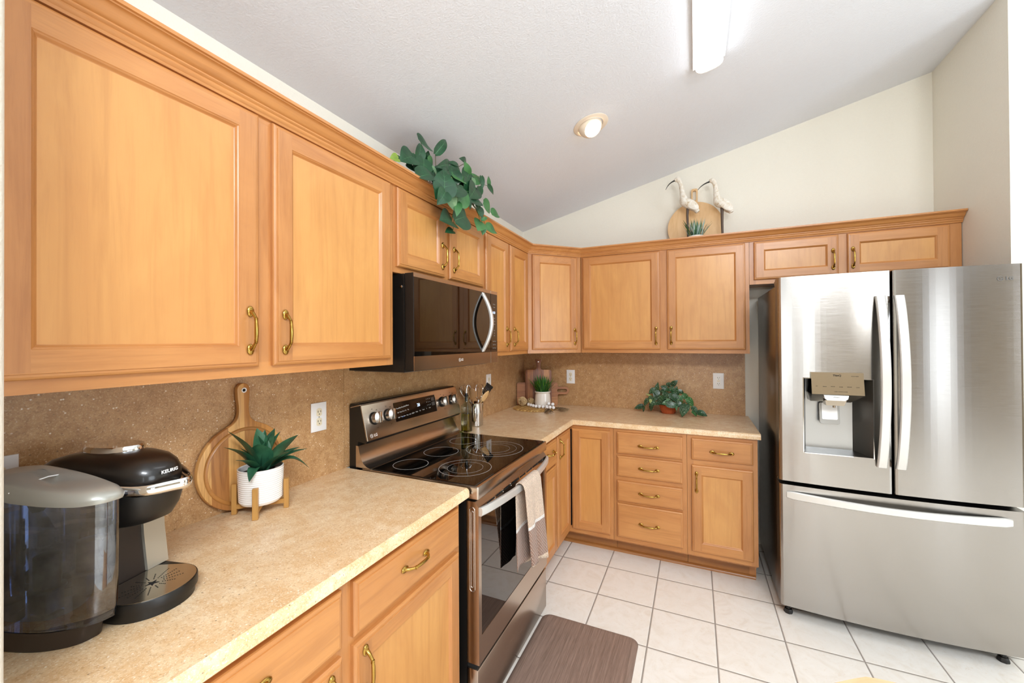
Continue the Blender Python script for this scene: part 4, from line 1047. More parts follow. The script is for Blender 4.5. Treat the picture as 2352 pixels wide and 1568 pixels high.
def corner_boards():
    ang = atan2(0.13, 0.333); dx = Vector((cos(ang), sin(ang), 0))
    # the long board lying on its side
    base = Vector((0.179, -0.127, 0.9147)); t = thing('cutting_board', 'brown wooden board on its side in the corner, slotted handle pointing right', 'cutting board', base, ang)
    m = frame_mat((0, 0, 0), (1, 0, 0), (0, 0.05, 1))
    hw = 0.175
    out = rrect(-hw, hw, 0.0, 0.196, 0.018, 5)
    hy = 0.128
    # body, then the loop handle as part of the outline
    body = arc(-hw+0.018, 0.178, 0.018, pi/2, pi, 5)+arc(-hw+0.018, 0.018, 0.018, pi, 1.5*pi, 5)+arc(hw-0.018, 0.018, 0.018, 1.5*pi, 2*pi, 5)
    body += [(hw, hy-0.040), (hw+0.004, hy-0.033), (hw+0.012, hy-0.031)]+arc(hw+0.066, hy, 0.031, -pi/2, pi/2, 10)+[(hw+0.012, hy+0.031), (hw+0.004, hy+0.033), (hw, hy+0.040)]+arc(hw-0.018, 0.178, 0.018, 0, pi/2, 5)
    bm = bmesh.new(); vo = [bm.verts.new((x, y, 0)) for x, y in body]
    slot = arc(hw+0.066, hy, 0.0135, -pi/2, pi/2, 8)+arc(hw+0.008, hy, 0.0135, pi/2, 1.5*pi, 8)
    vi = [bm.verts.new((x, y, 0)) for x, y in slot]
    es = [bm.edges.new((v[i], v[(i+1) % len(v)])) for v in (vo, vi) for i in range(len(v))]
    bmesh.ops.triangle_fill(bm, use_beauty=True, use_dissolve=False, edges=es)
    r = bmesh.ops.extrude_face_region(bm, geom=bm.faces[:])
    for v in r['geom']:
        if isinstance(v, bmesh.types.BMVert): v.co.z = 0.018
    bmesh.ops.transform(bm, matrix=m @ Matrix.Translation((0, 0, -0.009)), verts=bm.verts)
    mb = MB(); mb.bm(bm); mb.build('board', ['rosewood'], t, 35)
    # the upright board in front of it
    base = Vector((0.197, -0.1445, 0.9147)); t = thing('cutting_board', 'dark striped wooden board standing upright behind the potted grass', 'cutting board', base, ang)
    m = frame_mat((0, 0, 0), (1, 0, 0), (0, 0.05, 1))
    hw, H = 0.112, 0.308
    nk = 0.398
    o = arc(-hw+0.012, 0.012, 0.012, pi, 1.5*pi, 4)+arc(hw-0.012, 0.012, 0.012, 1.5*pi, 2*pi, 4)+arc(hw-0.016, H-0.016, 0.016, 0, pi/2, 5)
    o += [(0.034, H), (0.024, H+0.006), (0.018, H+0.020), (0.020, H+0.05), (0.0275, nk-0.004), (0.025, nk), (-0.025, nk), (-0.0275, nk-0.004), (-0.020, H+0.05), (-0.018, H+0.020), (-0.024, H+0.006), (-0.034, H)]+arc(-hw+0.016, H-0.016, 0.016, pi/2, pi, 5)
    mb = MB(); mb.prism(o, -0.008, 0.008, 0, m, 0.002); b = mb.build('board', ['walnut'], t, 35)
    mb = MB(); mb.lathe([(0.002, 0), (0.0045, 0.0008), (0.0045, 0.0016), (0.002, 0.002)], 16, (0, 0, 0), 0, (True, True), m @ Matrix.Translation((0, nk-0.022, 0.008))); mb.build('rivet', ['chrome'], b, 40)
corner_boards()

# ---- leaves and plants
def leaf(mb, b, tip, wf, mi=0, kind='heart', bend=0.16, fold=0.16, up=None, n=10, vein=None):
    """one leaf blade from base b to tip, curved, folded along the midrib"""
    b = Vector(b); tip = Vector(tip); d = tip-b; L = d.length; d.normalize()
    up = Vector(up) if up is not None else Vector((0, 0, 1))
    s = d.cross(up)
    if s.length < 0.15: s = d.cross(Vector((1, 0, 0)))
    s.normalize(); nr = s.cross(d).normalized()
    vs = []; fs = []; C = (-1, -0.55, 0, 0.55, 1)
    for i in range(n+1):
        t = i/n
        if kind == 'heart': w = 1.62*t**0.55*max(0, 1-t)**1.05+0.16*(1-t)**5
        elif kind == 'agave': w = 0.5*(0.55+0.9*t*(1-t)*2.2)*(1-t**5)**0.8
        else: w = 0.5*(1-t)**0.7*(0.6+0.8*min(1, t*3))
        w *= L*wf
        ctr = b+d*(L*t)+nr*(L*bend*sin(pi*t)-0)
        for u in C:
            back = -0.10*L*abs(u)*(1-t)**4 if kind == 'heart' else 0
            vs.append(ctr+s*(u*w)+nr*(abs(u)*w*fold)+d*back)
    k = len(C)
    for i in range(n):
        for j in range(k-1): fs.append((i*k+j, i*k+j+1, (i+1)*k+j+1, (i+1)*k+j))
    mb.add(vs, fs, mi)
    if vein is not None:
        q = []
        for i in range(n):
            t = i/n; ctr = b+d*(L*t)+nr*(L*bend*sin(pi*t))
            for u in (-1, 1): q.append(ctr+s*(u*0.011*L*(1-t*0.8))+nr*0.0007)
        mb.add(q, [(2*i, 2*i+1, 2*i+3, 2*i+2) for i in range(n-1)], vein)
        for j in range(1, 4):
            for u in (-1, 1):
                t = 0.12+0.18*j; w = 1.62*t**0.55*(1-t)**1.05*L*wf; t2 = min(0.95, t+0.16)
                w2 = 1.62*t2**0.55*(1-t2)**1.05*L*wf*0.82
                p0 = b+d*(L*t)+nr*(L*bend*sin(pi*t)+0.0008); p1 = b+d*(L*t2)+s*(u*w2)+nr*(L*bend*sin(pi*t2)+w2*fold+0.0008)
                e = d*(0.006*L); mb.add([p0-e, p0+e, p1], [(0, 1, 2)], vein)
M['vein'] = plain('leaf_vein', '4A7850', 0.5)
M['leaf0'] = leafmat('leaf_dark', '143A22', '1F5230', 0.38)
M['leaf1'] = leafmat('leaf_lime', '6E8A2E', '8FA83E', 0.42)
M['leaf2'] = leafmat('leaf_mid', '2C5F30', '4A7F47', 0.42)
M['leaf3'] = leafmat('leaf_grey_green', '4C7350', '7E9A72', 0.45)
M['poth0'] = leafmat('satin_leaf', '153A1F', '22552B', 0.3, '8FA08C')
M['poth1'] = leafmat('satin_leaf_pale', '7A8C3A', 'A2B060', 0.35, 'C4CCA0')
M['poth2'] = leafmat('satin_leaf_mid', '1F5226', '3A7A38', 0.32, 'A4B894')
M['stem'] = plain('plant_stem', '5C6B35', 0.6)
M['soil'] = plain('dark_soil', '2A1E16', 0.9)
M['agave'] = leafmat('agave_leaf', '1A4631', '3A6E4C', 0.42)
M['grass'] = leafmat('grass_blade', '2F6A1C', '5E9A2E', 0.45)
M['grass_d'] = leafmat('grass_blade_dark', '17401A', '2F6A24', 0.45)
M['bluegrass'] = leafmat('frosted_blade', '7E9C92', 'B4C6BE', 0.5)
M['bluegrass_d'] = leafmat('frosted_blade_green', '35603A', '5F8A68', 0.5)
M['ceramic'] = plain('white_ceramic', 'F2F0EC', 0.22, Coat_Weight=0.4)
M['cream_ceramic'] = plain('cream_ceramic', 'E4DCD0', 0.25, Coat_Weight=0.5)
M['terracotta'] = plain('terracotta', 'B4562C', 0.55)

HANG = [(0.275, -1.999, 2.248, 0.265, -2.041, 2.233, 0.7, 1), (0.268, -1.996, 2.24, 0.252, -1.994, 2.275, 0.7, 0), (0.282, -1.913, 2.291, 0.278, -1.994, 2.237, 0.75, 0), (0.267, -1.956, 2.273, 0.253, -1.948, 2.313, 0.4, 0), (0.259, -1.825, 2.398, 0.241, -1.734, 2.413, 0.85, 0), (0.272, -1.861, 2.301, 0.268, -1.845, 2.386, 0.5, 0), (0.252, -1.785, 2.33, 0.268, -1.777, 2.38, 0.6, 0), (0.274, -1.878, 2.304, 0.286, -1.91, 2.229, 0.6, 0), (0.295, -1.851, 2.301, 0.305, -1.877, 2.208, 0.7, 0), (0.276, -1.796, 2.327, 0.264, -1.741, 2.309, 0.8, 2), (0.289, -1.751, 2.371, 0.291, -1.667, 2.477, 0.27, 0), (0.344, -1.949, 2.176, 0.336, -1.809, 2.216, 0.5, 0), (0.406, -1.855, 2.115, 0.394, -1.842, 2.241, 0.68, 0), (0.408, -1.805, 2.141, 0.392, -1.68, 2.218, 0.6, 0), (0.336, -1.69, 2.245, 0.324, -1.667, 2.344, 0.75, 0), (0.301, -1.65, 2.354, 0.319, -1.796, 2.283, 0.25, 0), (0.303, -1.655, 2.362, 0.317, -1.567, 2.34, 0.25, 0), (0.324, -1.506, 2.35, 0.336, -1.566, 2.403, 0.5, 2), (0.304, -1.498, 2.426, 0.316, -1.585, 2.413, 0.35, 0), (0.376, -1.605, 2.288, 0.364, -1.613, 2.204, 0.65, 0), (0.414, -1.854, 2.133, 0.406, -1.906, 2.06, 0.6, 0), (0.407, -1.825, 2.142, 0.412, -1.778, 2.07, 0.75, 3), (0.395, -1.716, 2.126, 0.405, -1.642, 2.2, 0.6, 2), (0.413, -1.749, 2.121, 0.427, -1.784, 2.039, 0.35, 2), (0.372, -1.74, 2.039, 0.388, -1.863, 2.008, 0.65, 0), (0.388, -1.74, 2.041, 0.372, -1.604, 2.099, 0.65, 0), (0.378, -1.738, 1.993, 0.382, -1.812, 1.966, 0.4, 0), (0.327, -1.476, 2.329, 0.333, -1.398, 2.382, 0.6, 2), (0.36, -1.425, 2.372, 0.36, -1.421, 2.295, 0.3, 0), (0.366, -1.359, 2.344, 0.354, -1.331, 2.41, 0.35, 2), (0.37, -1.374, 2.338, 0.369, -1.301, 2.31, 0.35, 0), (0.388, -1.504, 2.284, 0.372, -1.488, 2.224, 0.7, 0), (0.381, -1.528, 2.273, 0.399, -1.625, 2.179, 0.55, 0), (0.393, -1.621, 2.179, 0.407, -1.497, 2.189, 0.6, 0), (0.409, -1.643, 2.178, 0.411, -1.635, 2.115, 0.3, 0), (0.404, -1.484, 2.204, 0.396, -1.397, 2.172, 0.6, 2), (0.402, -1.529, 2.166, 0.418, -1.526, 2.104, 0.55, 0), (0.369, -1.325, 2.193, 0.371, -1.241, 2.208, 0.6, 2), (0.392, -1.488, 2.11, 0.408, -1.446, 2.132, 0.35, 2), (0.383, -1.483, 2.106, 0.397, -1.536, 2.04, 0.7, 2), (0.39, -1.467, 2.085, 0.39, -1.469, 2.034, 0.6, 2), (0.392, -1.427, 2.079, 0.388, -1.315, 2.088, 0.5, 2), (0.348, -1.496, 2.336, 0.352, -1.508, 2.272, 0.35, 3), (0.361, -1.875, 2.247, 0.359, -1.843, 2.213, 0.35, 3), (0.377, -1.756, 2.235, 0.363, -1.724, 2.212, 0.6, 1), (0.344, -1.655, 2.306, 0.336, -1.569, 2.271, 0.6, 0), (0.384, -1.867, 2.158, 0.396, -1.903, 2.086, 0.5, 0), (0.409, -1.79, 2.149, 0.391, -1.854, 2.149, 0.6, 0), (0.399, -1.747, 2.187, 0.381, -1.739, 2.131, 0.6, 0), (0.338, -1.837, 2.235, 0.343, -1.825, 2.173, 0.5, 0), (0.294, -1.871, 2.251, 0.286, -1.806, 2.219, 0.6, 0), (0.329, -1.504, 2.364, 0.331, -1.58, 2.27, 0.6, 0), (0.351, -1.563, 2.298, 0.349, -1.499, 2.265, 0.6, 0), (0.313, -1.758, 2.244, 0.307, -1.692, 2.327, 0.6, 0), (0.26, -1.928, 2.254, 0.28, -1.889, 2.231, 0.5, 0), (0.316, -1.596, 2.374, 0.304, -1.677, 2.353, 0.25, 0), (0.402, -1.561, 2.182, 0.398, -1.516, 2.142, 0.5, 0), (0.386, -1.697, 2.217, 0.374, -1.658, 2.168, 0.6, 0)]
POTHOS = [(1.147, -0.073, 1.071, 1.158, -0.067, 1.146, 0.35, 0), (1.257, -0.066, 1.124, 1.3, -0.074, 1.165, 0.5, 0), (1.228, -0.067, 1.118, 1.245, -0.073, 1.149, 0.8, 0), (1.136, -0.095, 1.096, 1.089, -0.085, 1.052, 0.45, 0), (1.14, -0.096, 1.098, 1.123, -0.104, 1.048, 0.5, 0), (1.222, -0.091, 1.101, 1.175, -0.089, 1.117, 0.6, 0), (1.208, -0.118, 1.078, 1.161, -0.102, 1.082, 0.5, 0), (1.121, -0.102, 1.026, 1.068, -0.118, 1.056, 0.2, 1), (1.104, -0.141, 1.018, 1.122, -0.159, 0.978, 0.35, 1), (1.085, -0.125, 1.02, 1.062, -0.135, 0.959, 0.4, 0), (1.063, -0.155, 0.96, 1.055, -0.145, 0.918, 0.4, 0), (1.116, -0.142, 0.991, 1.11, -0.138, 0.928, 0.45, 0), (1.05, -0.095, 0.958, 0.981, -0.105, 0.936, 0.45, 0), (1.146, -0.127, 1.084, 1.174, -0.133, 1.035, 0.5, 0), (1.161, -0.134, 1.042, 1.119, -0.146, 1.004, 0.5, 0), (1.213, -0.169, 1.01, 1.124, -0.171, 0.98, 0.42, 0), (1.24, -0.171, 1.011, 1.185, -0.189, 0.989, 0.4, 2), (1.194, -0.144, 1.072, 1.255, -0.136, 1.05, 0.45, 0), (1.231, -0.158, 1.057, 1.172, -0.142, 1.016, 0.5, 0), (1.224, -0.179, 1.025, 1.267, -0.161, 1.016, 0.45, 2), (1.263, -0.165, 1.06, 1.317, -0.155, 1.002, 0.5, 0), (1.225, -0.189, 0.995, 1.317, -0.171, 0.98, 0.38, 0), (1.292, -0.18, 0.986, 1.292, -0.2, 0.953, 0.3, 2), (1.286, -0.106, 1.049, 1.294, -0.114, 1.127, 0.45, 0), (1.257, -0.129, 1.119, 1.264, -0.111, 1.069, 0.5, 0), (1.302, -0.105, 1.089, 1.343, -0.095, 1.063, 0.5, 0), (1.303, -0.148, 1.054, 1.332, -0.152, 1.001, 0.5, 2), (1.334, -0.139, 1.067, 1.373, -0.121, 1.029, 0.55, 2), (1.368, -0.142, 1.043, 1.405, -0.138, 0.975, 0.5, 2), (1.358, -0.216, 1.006, 1.331, -0.256, 0.919, 0.5, 0), (1.352, -0.196, 0.999, 1.375, -0.204, 0.958, 0.7, 0), (1.397, -0.174, 0.982, 1.435, -0.186, 0.945, 0.55, 0), (1.399, -0.189, 0.959, 1.427, -0.191, 0.918, 0.5, 2), (1.432, -0.183, 0.949, 1.497, -0.197, 0.927, 0.55, 0), (1.288, -0.168, 1.014, 1.336, -0.172, 0.987, 0.5, 0), (1.195, -0.169, 1.047, 1.164, -0.151, 0.99, 0.5, 0), (1.246, -0.147, 1.07, 1.266, -0.153, 1.015, 0.5, 0), (1.254, -0.11, 1.091, 1.204, -0.13, 1.081, 0.5, 0), (1.146, -0.121, 1.07, 1.139, -0.139, 1.023, 0.5, 0), (1.288, -0.123, 1.082, 1.245, -0.137, 1.054, 0.5, 0), (1.251, -0.176, 1.017, 1.2, -0.164, 1.022, 0.5, 0), (1.113, -0.127, 1.039, 1.088, -0.133, 0.993, 0.5, 0), (1.143, -0.156, 1.005, 1.111, -0.164, 0.964, 0.5, 0)]
def hanging_plant():
    base = Vector((0.20, -1.62, 2.1305)); t = thing('trailing_plant', 'dark green trailing plant spilling over the crown above the microwave', 'plant', base)
    mb = MB(); mb.lathe([(0.05, 2.131), (0.052, 2.134), (0.066, 2.215), (0.068, 2.219), (0.062, 2.219), (0.060, 2.205)], 24, (0.20, -1.62, 0)); mb.build('pot', ['terracotta'], t, 40)
    mb = MB(); mb.lathe([(0.0605, 2.204), (0.001, 2.210)], 20, (0.20, -1.62, 0), 0, (False, True)); mb.build('soil', ['soil'], t, 0)
    rnd = random.Random(3); fo = MB(); st = MB(); root = Vector((0.20, -1.62, 2.212))
    for k, (bx, by, bz, tx, ty, tz, wf, mi) in enumerate(HANG):
        b, tp = Vector((bx, by, bz)), Vector((tx, ty, tz))
        nrm = Vector((0.85, -0.35, 0.25))+Vector([rnd.uniform(-0.35, 0.35) for _ in range(3)])
        leaf(fo, b, tp, wf*1.12, mi, 'heart', rnd.uniform(0.04, 0.14), rnd.uniform(0.05, 0.3), nrm, vein=4)
        if bz > 2.17: mid = (b+root)/2+Vector((0.0, 0, 0.03)); pts = bez(root, root+(mid-root)*0.6+Vector((0, 0, 0.04)), mid+(b-mid)*0.4+Vector((0, 0, 0.02)), b, 6)
        else: over = Vector((0.375, lerp(b.y, -1.55, 0.3), 2.2)); pts = bez(root, Vector((0.30, lerp(b.y, -1.6, 0.5), 2.27)), over, b, 8)
        if k % 2 == 0 or bz <= 2.17: st.tube(pts, 0.0014, 5)
    for k in range(34):
        y = rnd.gauss(-1.66, 0.11); x = rnd.uniform(0.22, 0.36); z = 2.20+rnd.uniform(0.0, 0.10)*(1-abs(y+1.66)/0.4); a = rnd.uniform(0, 2*pi); L = rnd.uniform(0.05, 0.085)
        b = Vector((x, y, z)); tp = b+Vector((0.4*cos(a), sin(a), rnd.uniform(-0.7, 0.5))).normalized()*L
        leaf(fo, b, tp, rnd.uniform(0.55, 0.75), rnd.choice((0, 0, 0, 2)), 'heart', 0.1, rnd.uniform(0.05, 0.3), Vector((0.8, -0.4, rnd.uniform(0, 0.8))), vein=4)
    fo.build('foliage', ['leaf0', 'leaf1', 'leaf2', 'leaf3', 'vein'], t, 60); st.build('stems', ['stem'], t, 60)
hanging_plant()

def pothos():
    c = Vector((1.2305, -0.088, 0.914)); t = thing('trailing_plant', 'silver-speckled leafy plant in a small fluted terracotta pot on the counter', 'plant', c+Vector((0, 0, 0.0005)))
    mb = MB(); n = 72; rings = []
    for r, z in ((0.044, 0.0005), (0.047, 0.003), (0.058, 0.032), (0.066, 0.058), (0.069, 0.062), (0.069, 0.068), (0.065, 0.068), (0.062, 0.058)):
        rings.append([c+Vector(((r*(1+(0.022*cos(18*2*pi*k/n) if 0.002 < z < 0.06 else 0)))*cos(2*pi*k/n), (r*(1+(0.022*cos(18*2*pi*k/n) if 0.002 < z < 0.06 else 0)))*sin(2*pi*k/n), z)) for k in range(n)])
    mb.loft(rings, 0, True, (True, False)); mb.build('pot', ['terracotta'], t, 40)
    mb = MB(); mb.lathe([(0.063, 0.0595), (0.001, 0.064)], 20, c, 0, (False, True)); mb.build('soil', ['soil'], t, 0)
    rnd = random.Random(5); fo = MB(); st = MB(); root = c+Vector((0, 0, 0.062))
    for k, (bx, by, bz, tx, ty, tz, wf, mi) in enumerate(POTHOS):
        b, tp = Vector((bx, by, bz)), Vector((tx, ty, tz))
        flat = min(bz, tz) < 0.925
        nrm = Vector((-0.1, -0.8, 0.55))+Vector([rnd.uniform(-0.35, 0.35) for _ in range(3)]) if not flat else Vector((0, -0.5, 1))
        leaf(fo, b, tp, wf*1.15, mi, 'heart', rnd.uniform(0.05, 0.14) if not flat else 0.12, rnd.uniform(-0.2, 0.25), nrm)
        pts = bez(root, root+Vector(((b.x-root.x)*0.3, (b.y-root.y)*0.4, 0.06)), b+Vector((0, 0.01, 0.035 if bz > 0.95 else 0.02)), b, 6)
        pts = [Vector((p.x, p.y, max(p.z, 0.917))) for p in pts]
        st.tube(pts, 0.0012, 5)
    fo.build('foliage', ['poth0', 'poth1', 'poth2'], t, 60); st.build('stems', ['stem'], t, 60)
pothos()

def agave():
    c = Vector((0.106, -2.480, 0.914))
    # stand: crossed bars and four square posts
    t = thing('plant_stand', 'low wooden four-legged stand holding the ribbed white pot', 'plant stand', c+Vector((0, 0, 0.0002)))
    bar = wood('stand_wood', 'B98A48', 'AB7B3C', '8C612B', 'z', 0.5)
    a45 = pi/4
    mb = MB()
    for a in (a45, -a45):
        s = len(mb.v); mb.box(-0.074, 0.074, -0.0075, 0.0075, 0.018, 0.032); mb.xf(Matrix.Translation(c) @ Matrix.Rotation(a, 4, 'Z'), s)
    mb.build('crossbar', [wood('stand_wood_bar', 'B98A48', 'AB7B3C', '8C612B', 'x', 0.5)], t, 0)
    for k in range(4):
        mb = MB(); mb.box(0.0665, 0.0815, -0.008, 0.008, 0.0005, 0.098, 0, 0.0012, 1); mb.xf(Matrix.Translation(c) @ Matrix.Rotation(a45+k*pi/2, 4, 'Z')); mb.build('leg', [bar], t, 0)
    p = thing('potted_agave', 'artificial dark green agave in a ribbed white ceramic pot', 'plant', c+Vector((0, 0, 0.033)))
    prof = [(0.040, 0.0325), (0.056, 0.034), (0.061, 0.040)]
    n = 15
    for i in range(n):
        z0 = 0.042+i*0.0066; r = 0.0615+0.0035*(i/n)
        prof += [(r, z0), (r+0.0013, z0+0.0018), (r+0.0013, z0+0.0036), (r, z0+0.0055)]
    prof += [(0.0655, 0.143), (0.066, 0.146), (0.0635, 0.147), (0.061, 0.144), (0.060, 0.128)]
    mb = MB(); mb.lathe(prof, 56, c, 0, (True, False)); mb.build('pot', ['ceramic'], p, 30)
    mb = MB(); mb.lathe([(0.0605, 0.128), (0.001, 0.134)], 24, c, 0, (False, True)); rnd = random.Random(2)
    mb.build('soil', ['soil'], p, 0)
    g = MB()
    for k in range(26):
        a = rnd.uniform(0, 2*pi); r = rnd.uniform(0.02, 0.053); g.sphere(c+Vector((r*cos(a), r*sin(a), 0.135)), rnd.uniform(0.004, 0.007), 8, 5, (1, 1, 0.6))
    o = g.build('gravel', [plain('pot_gravel', '6B5848', 0.8)], p, 60); o['kind'] = 'stuff'
    fo = MB(); root = c+Vector((0, 0, 0.128))
    T = [((0.09, -2.575, 1.195), 0.30), ((0.135, -2.612, 1.158), 0.22), ((0.165, -2.556, 1.040), 0.34), ((0.085, -2.480, 1.185), 0.36), ((0.065, -2.412, 1.170), 0.26), ((0.09, -2.400, 1.158), 0.16),
         ((0.075, -2.322, 1.128), 0.25), ((0.115, -2.342, 1.092), 0.24), ((0.150, -2.338, 1.088), 0.22), ((0.180, -2.355, 1.025), 0.30), ((0.185, -2.437, 1.105), 0.52), ((0.145, -2.515, 1.145), 0.55),
         ((0.02, -2.53, 1.13), 0.3), ((0.015, -2.45, 1.12), 0.3), ((0.105, -2.49, 1.165), 0.30), ((0.120, -2.455, 1.160), 0.28), ((0.09, -2.455, 1.175), 0.28), ((0.125, -2.475, 1.145), 0.33), ((0.05, -2.37, 1.09), 0.3), ((0.155, -2.59, 1.115), 0.26)]
    for k, (tp, wf) in enumerate(T):
        tp = Vector(tp); tp.x = max(tp.x, 0.078); d = tp-root; hz = Vector((d.x, d.y, 0)); L = d.length
        low = tp.z < 1.06
        b = root+hz*0.10
        nr = Vector((-hz.x, -hz.y, 0)).normalized()*(0.7 if not low else 0.2)+Vector((0, 0, 1))
        leaf(fo, b, tp, wf*1.15, 0, 'agave', (0.06 if not low else 0.28)+0.02*(k % 3), 0.30, nr, 12)
    fo.build('foliage', ['agave'], p, 60)
agave()

def grass_blades(fo, c, z, r0, n, hmin, hmax, spread, w, seed, mats, back=None):
    rnd = random.Random(seed)
    for k in range(n):
        a = rnd.uniform(0, 2*pi); r = r0*sqrt(rnd.random()); h = rnd.uniform(hmin, hmax)
        b = Vector((c[0]+r*cos(a), c[1]+r*sin(a), z)); a2 = a+rnd.uniform(-0.7, 0.7); sp = spread*rnd.uniform(0.15, 1.0)*(0.35+r/r0*0.65)
        tip = b+Vector((sp*cos(a2), sp*sin(a2), h*(1-0.25*sp/spread)))
        if back: tip.y = min(tip.y, back(tip.x))
        side = Vector((-sin(a2), cos(a2), 0))*(w*rnd.uniform(0.7, 1.2)); m = rnd.randrange(mats)
        mid = b+(tip-b)*0.5+Vector((0, 0, h*0.14)); N = 6; vs = []; fs = []
        for i in range(N+1):
            t = i/N; p = b*(1-t)**2+mid*2*t*(1-t)+tip*t*t; ww = (0.65+0.7*t*(1-t)*2)*(1-t**3)
            nrm = Vector((cos(a2), sin(a2), 0.4))*(w*0.25*ww)
            vs += [p-side*ww, p+nrm*0.6*-1, p+side*ww]
        for i in range(N):
            for j in range(2): fs.append((i*3+j, i*3+j+1, i*3+j+4, i*3+j+3))
        fo.add(vs, fs, m)

def grass_pot():
    c = Vector((0.268, -0.235, 0.0)); z0 = 0.9268
    t = thing('potted_grass', 'bright green artificial grass in a cream ceramic jar pot', 'plant', (c.x, c.y, z0))
    mb = MB(); mb.lathe([(0.050, z0), (0.063, z0+0.002), (0.066, z0+0.012), (0.0655, z0+0.05), (0.062, z0+0.095), (0.0585, z0+0.110), (0.0585, z0+0.114), (0.064, z0+0.117), (0.066, z0+0.122), (0.064, z0+0.127), (0.058, z0+0.128), (0.056, z0+0.118)], 48, (c.x, c.y, 0), 0, (True, False)); mb.build('pot', ['cream_ceramic'], t, 40)
    mb = MB(); mb.lathe([(0.0565, z0+0.115), (0.001, z0+0.119)], 24, (c.x, c.y, 0), 0, (False, True)); mb.build('soil', ['soil'], t, 0)
    fo = MB(); grass_blades(fo, c, z0+0.116, 0.048, 150, 0.09, 0.165, 0.115, 0.0042, 11, 2, lambda x: -0.172+0.39*(x-0.197)); fo.build('foliage', ['grass', 'grass_d'], t, 60)
grass_pot()

def woven_mat():
    c = (0.213, -0.270); t0 = Vector((c[0], c[1], 0.9143)); rnd = random.Random(8)
    t = thing('woven_placemat', 'round woven straw placemat under the potted grass and beads', 'placemat', t0)
    M['straw'] = planks('straw', ['C9A05C', 'B98C4A', 'D8B676', 'A67B40', 'C29858'], 'x', 0.011, 0.7)
    n = 120; prof = [(0.001, 0.0005)]
    rings = []
    radii = [0.003]
    for q in range(9): radii += [0.004+q*0.0195+d for d in (0.002, 0.007, 0.0125, 0.0175)]
    zz = [0.0095]+[v for q in range(9) for v in (0.0075, 0.0105, 0.0105, 0.0075)]
    mb = MB(); rr = []
    ed = [1+0.018*sin(k*0.9)+rnd.uniform(-0.012, 0.012) for k in range(n)]
    for r, z in zip(radii, zz):
        f = (r/radii[-1])**3
        rr.append([t0+Vector((r*(1+(ed[k]-1)*f)*cos(2*pi*k/n), r*(1+(ed[k]-1)*f)*sin(2*pi*k/n), z+0.0012*sin(k*1.57+r*160))) for k in range(n)])
    r = radii[-1]
    for dr, z in ((0.003, 0.0045), (0.001, 0.0008), (-0.006, 0.0002)): rr.append([t0+Vector(((r+dr)*ed[k]*cos(2*pi*k/n), (r+dr)*ed[k]*sin(2*pi*k/n), z)) for k in range(n)])
    mb.loft(rr, 0, True, (True, True)); mb.build('weave', ['straw'], t, 50)
woven_mat()

def twine_ball(label, c, r, seed):
    c = Vector(c); t = thing('twine_ball', label, 'decorative ball', c-Vector((0, 0, r)), 0, 'twine balls on the placemat'); rnd = random.Random(seed)
    mb = MB(); mb.sphere(c, r*0.86, 20, 12); core = mb.build('core', [plain('ball_core', '8A6C46', 0.9)], t, 60)
    mb = MB()
    for k in range(30):
        ax = Vector([rnd.gauss(0, 1) for _ in range(3)]).normalized(); u = ax.orthogonal().normalized(); v = ax.cross(u); off = rnd.uniform(-0.55, 0.55); rad = sqrt(1-off*off); N = 26; ph = rnd.uniform(0, 6); am = rnd.uniform(0.02, 0.05)
        pts = [c+(ax*(off+am*sin(3*2*pi*i/N+ph))+u*(rad*cos(2*pi*i/N))+v*(rad*sin(2*pi*i/N))).normalized()*(r*rnd.uniform(0.93, 0.97)) for i in range(N)]
        mb.tube(pts+[pts[0]], 0.0016, 5)
    mb.build('twine', [planks('twine', ['D2B483', 'C3A06C', 'E2C99C'], 'z', 0.006, 0.8)], t, 60)
twine_ball('larger straw-coloured twine ball at the left edge of the placemat', (0.098, -0.262, 0.9645), 0.0385, 1)
twine_ball('smaller twine ball between larger ball and cream grass pot', (0.152, -0.207, 0.9575), 0.0320, 2)

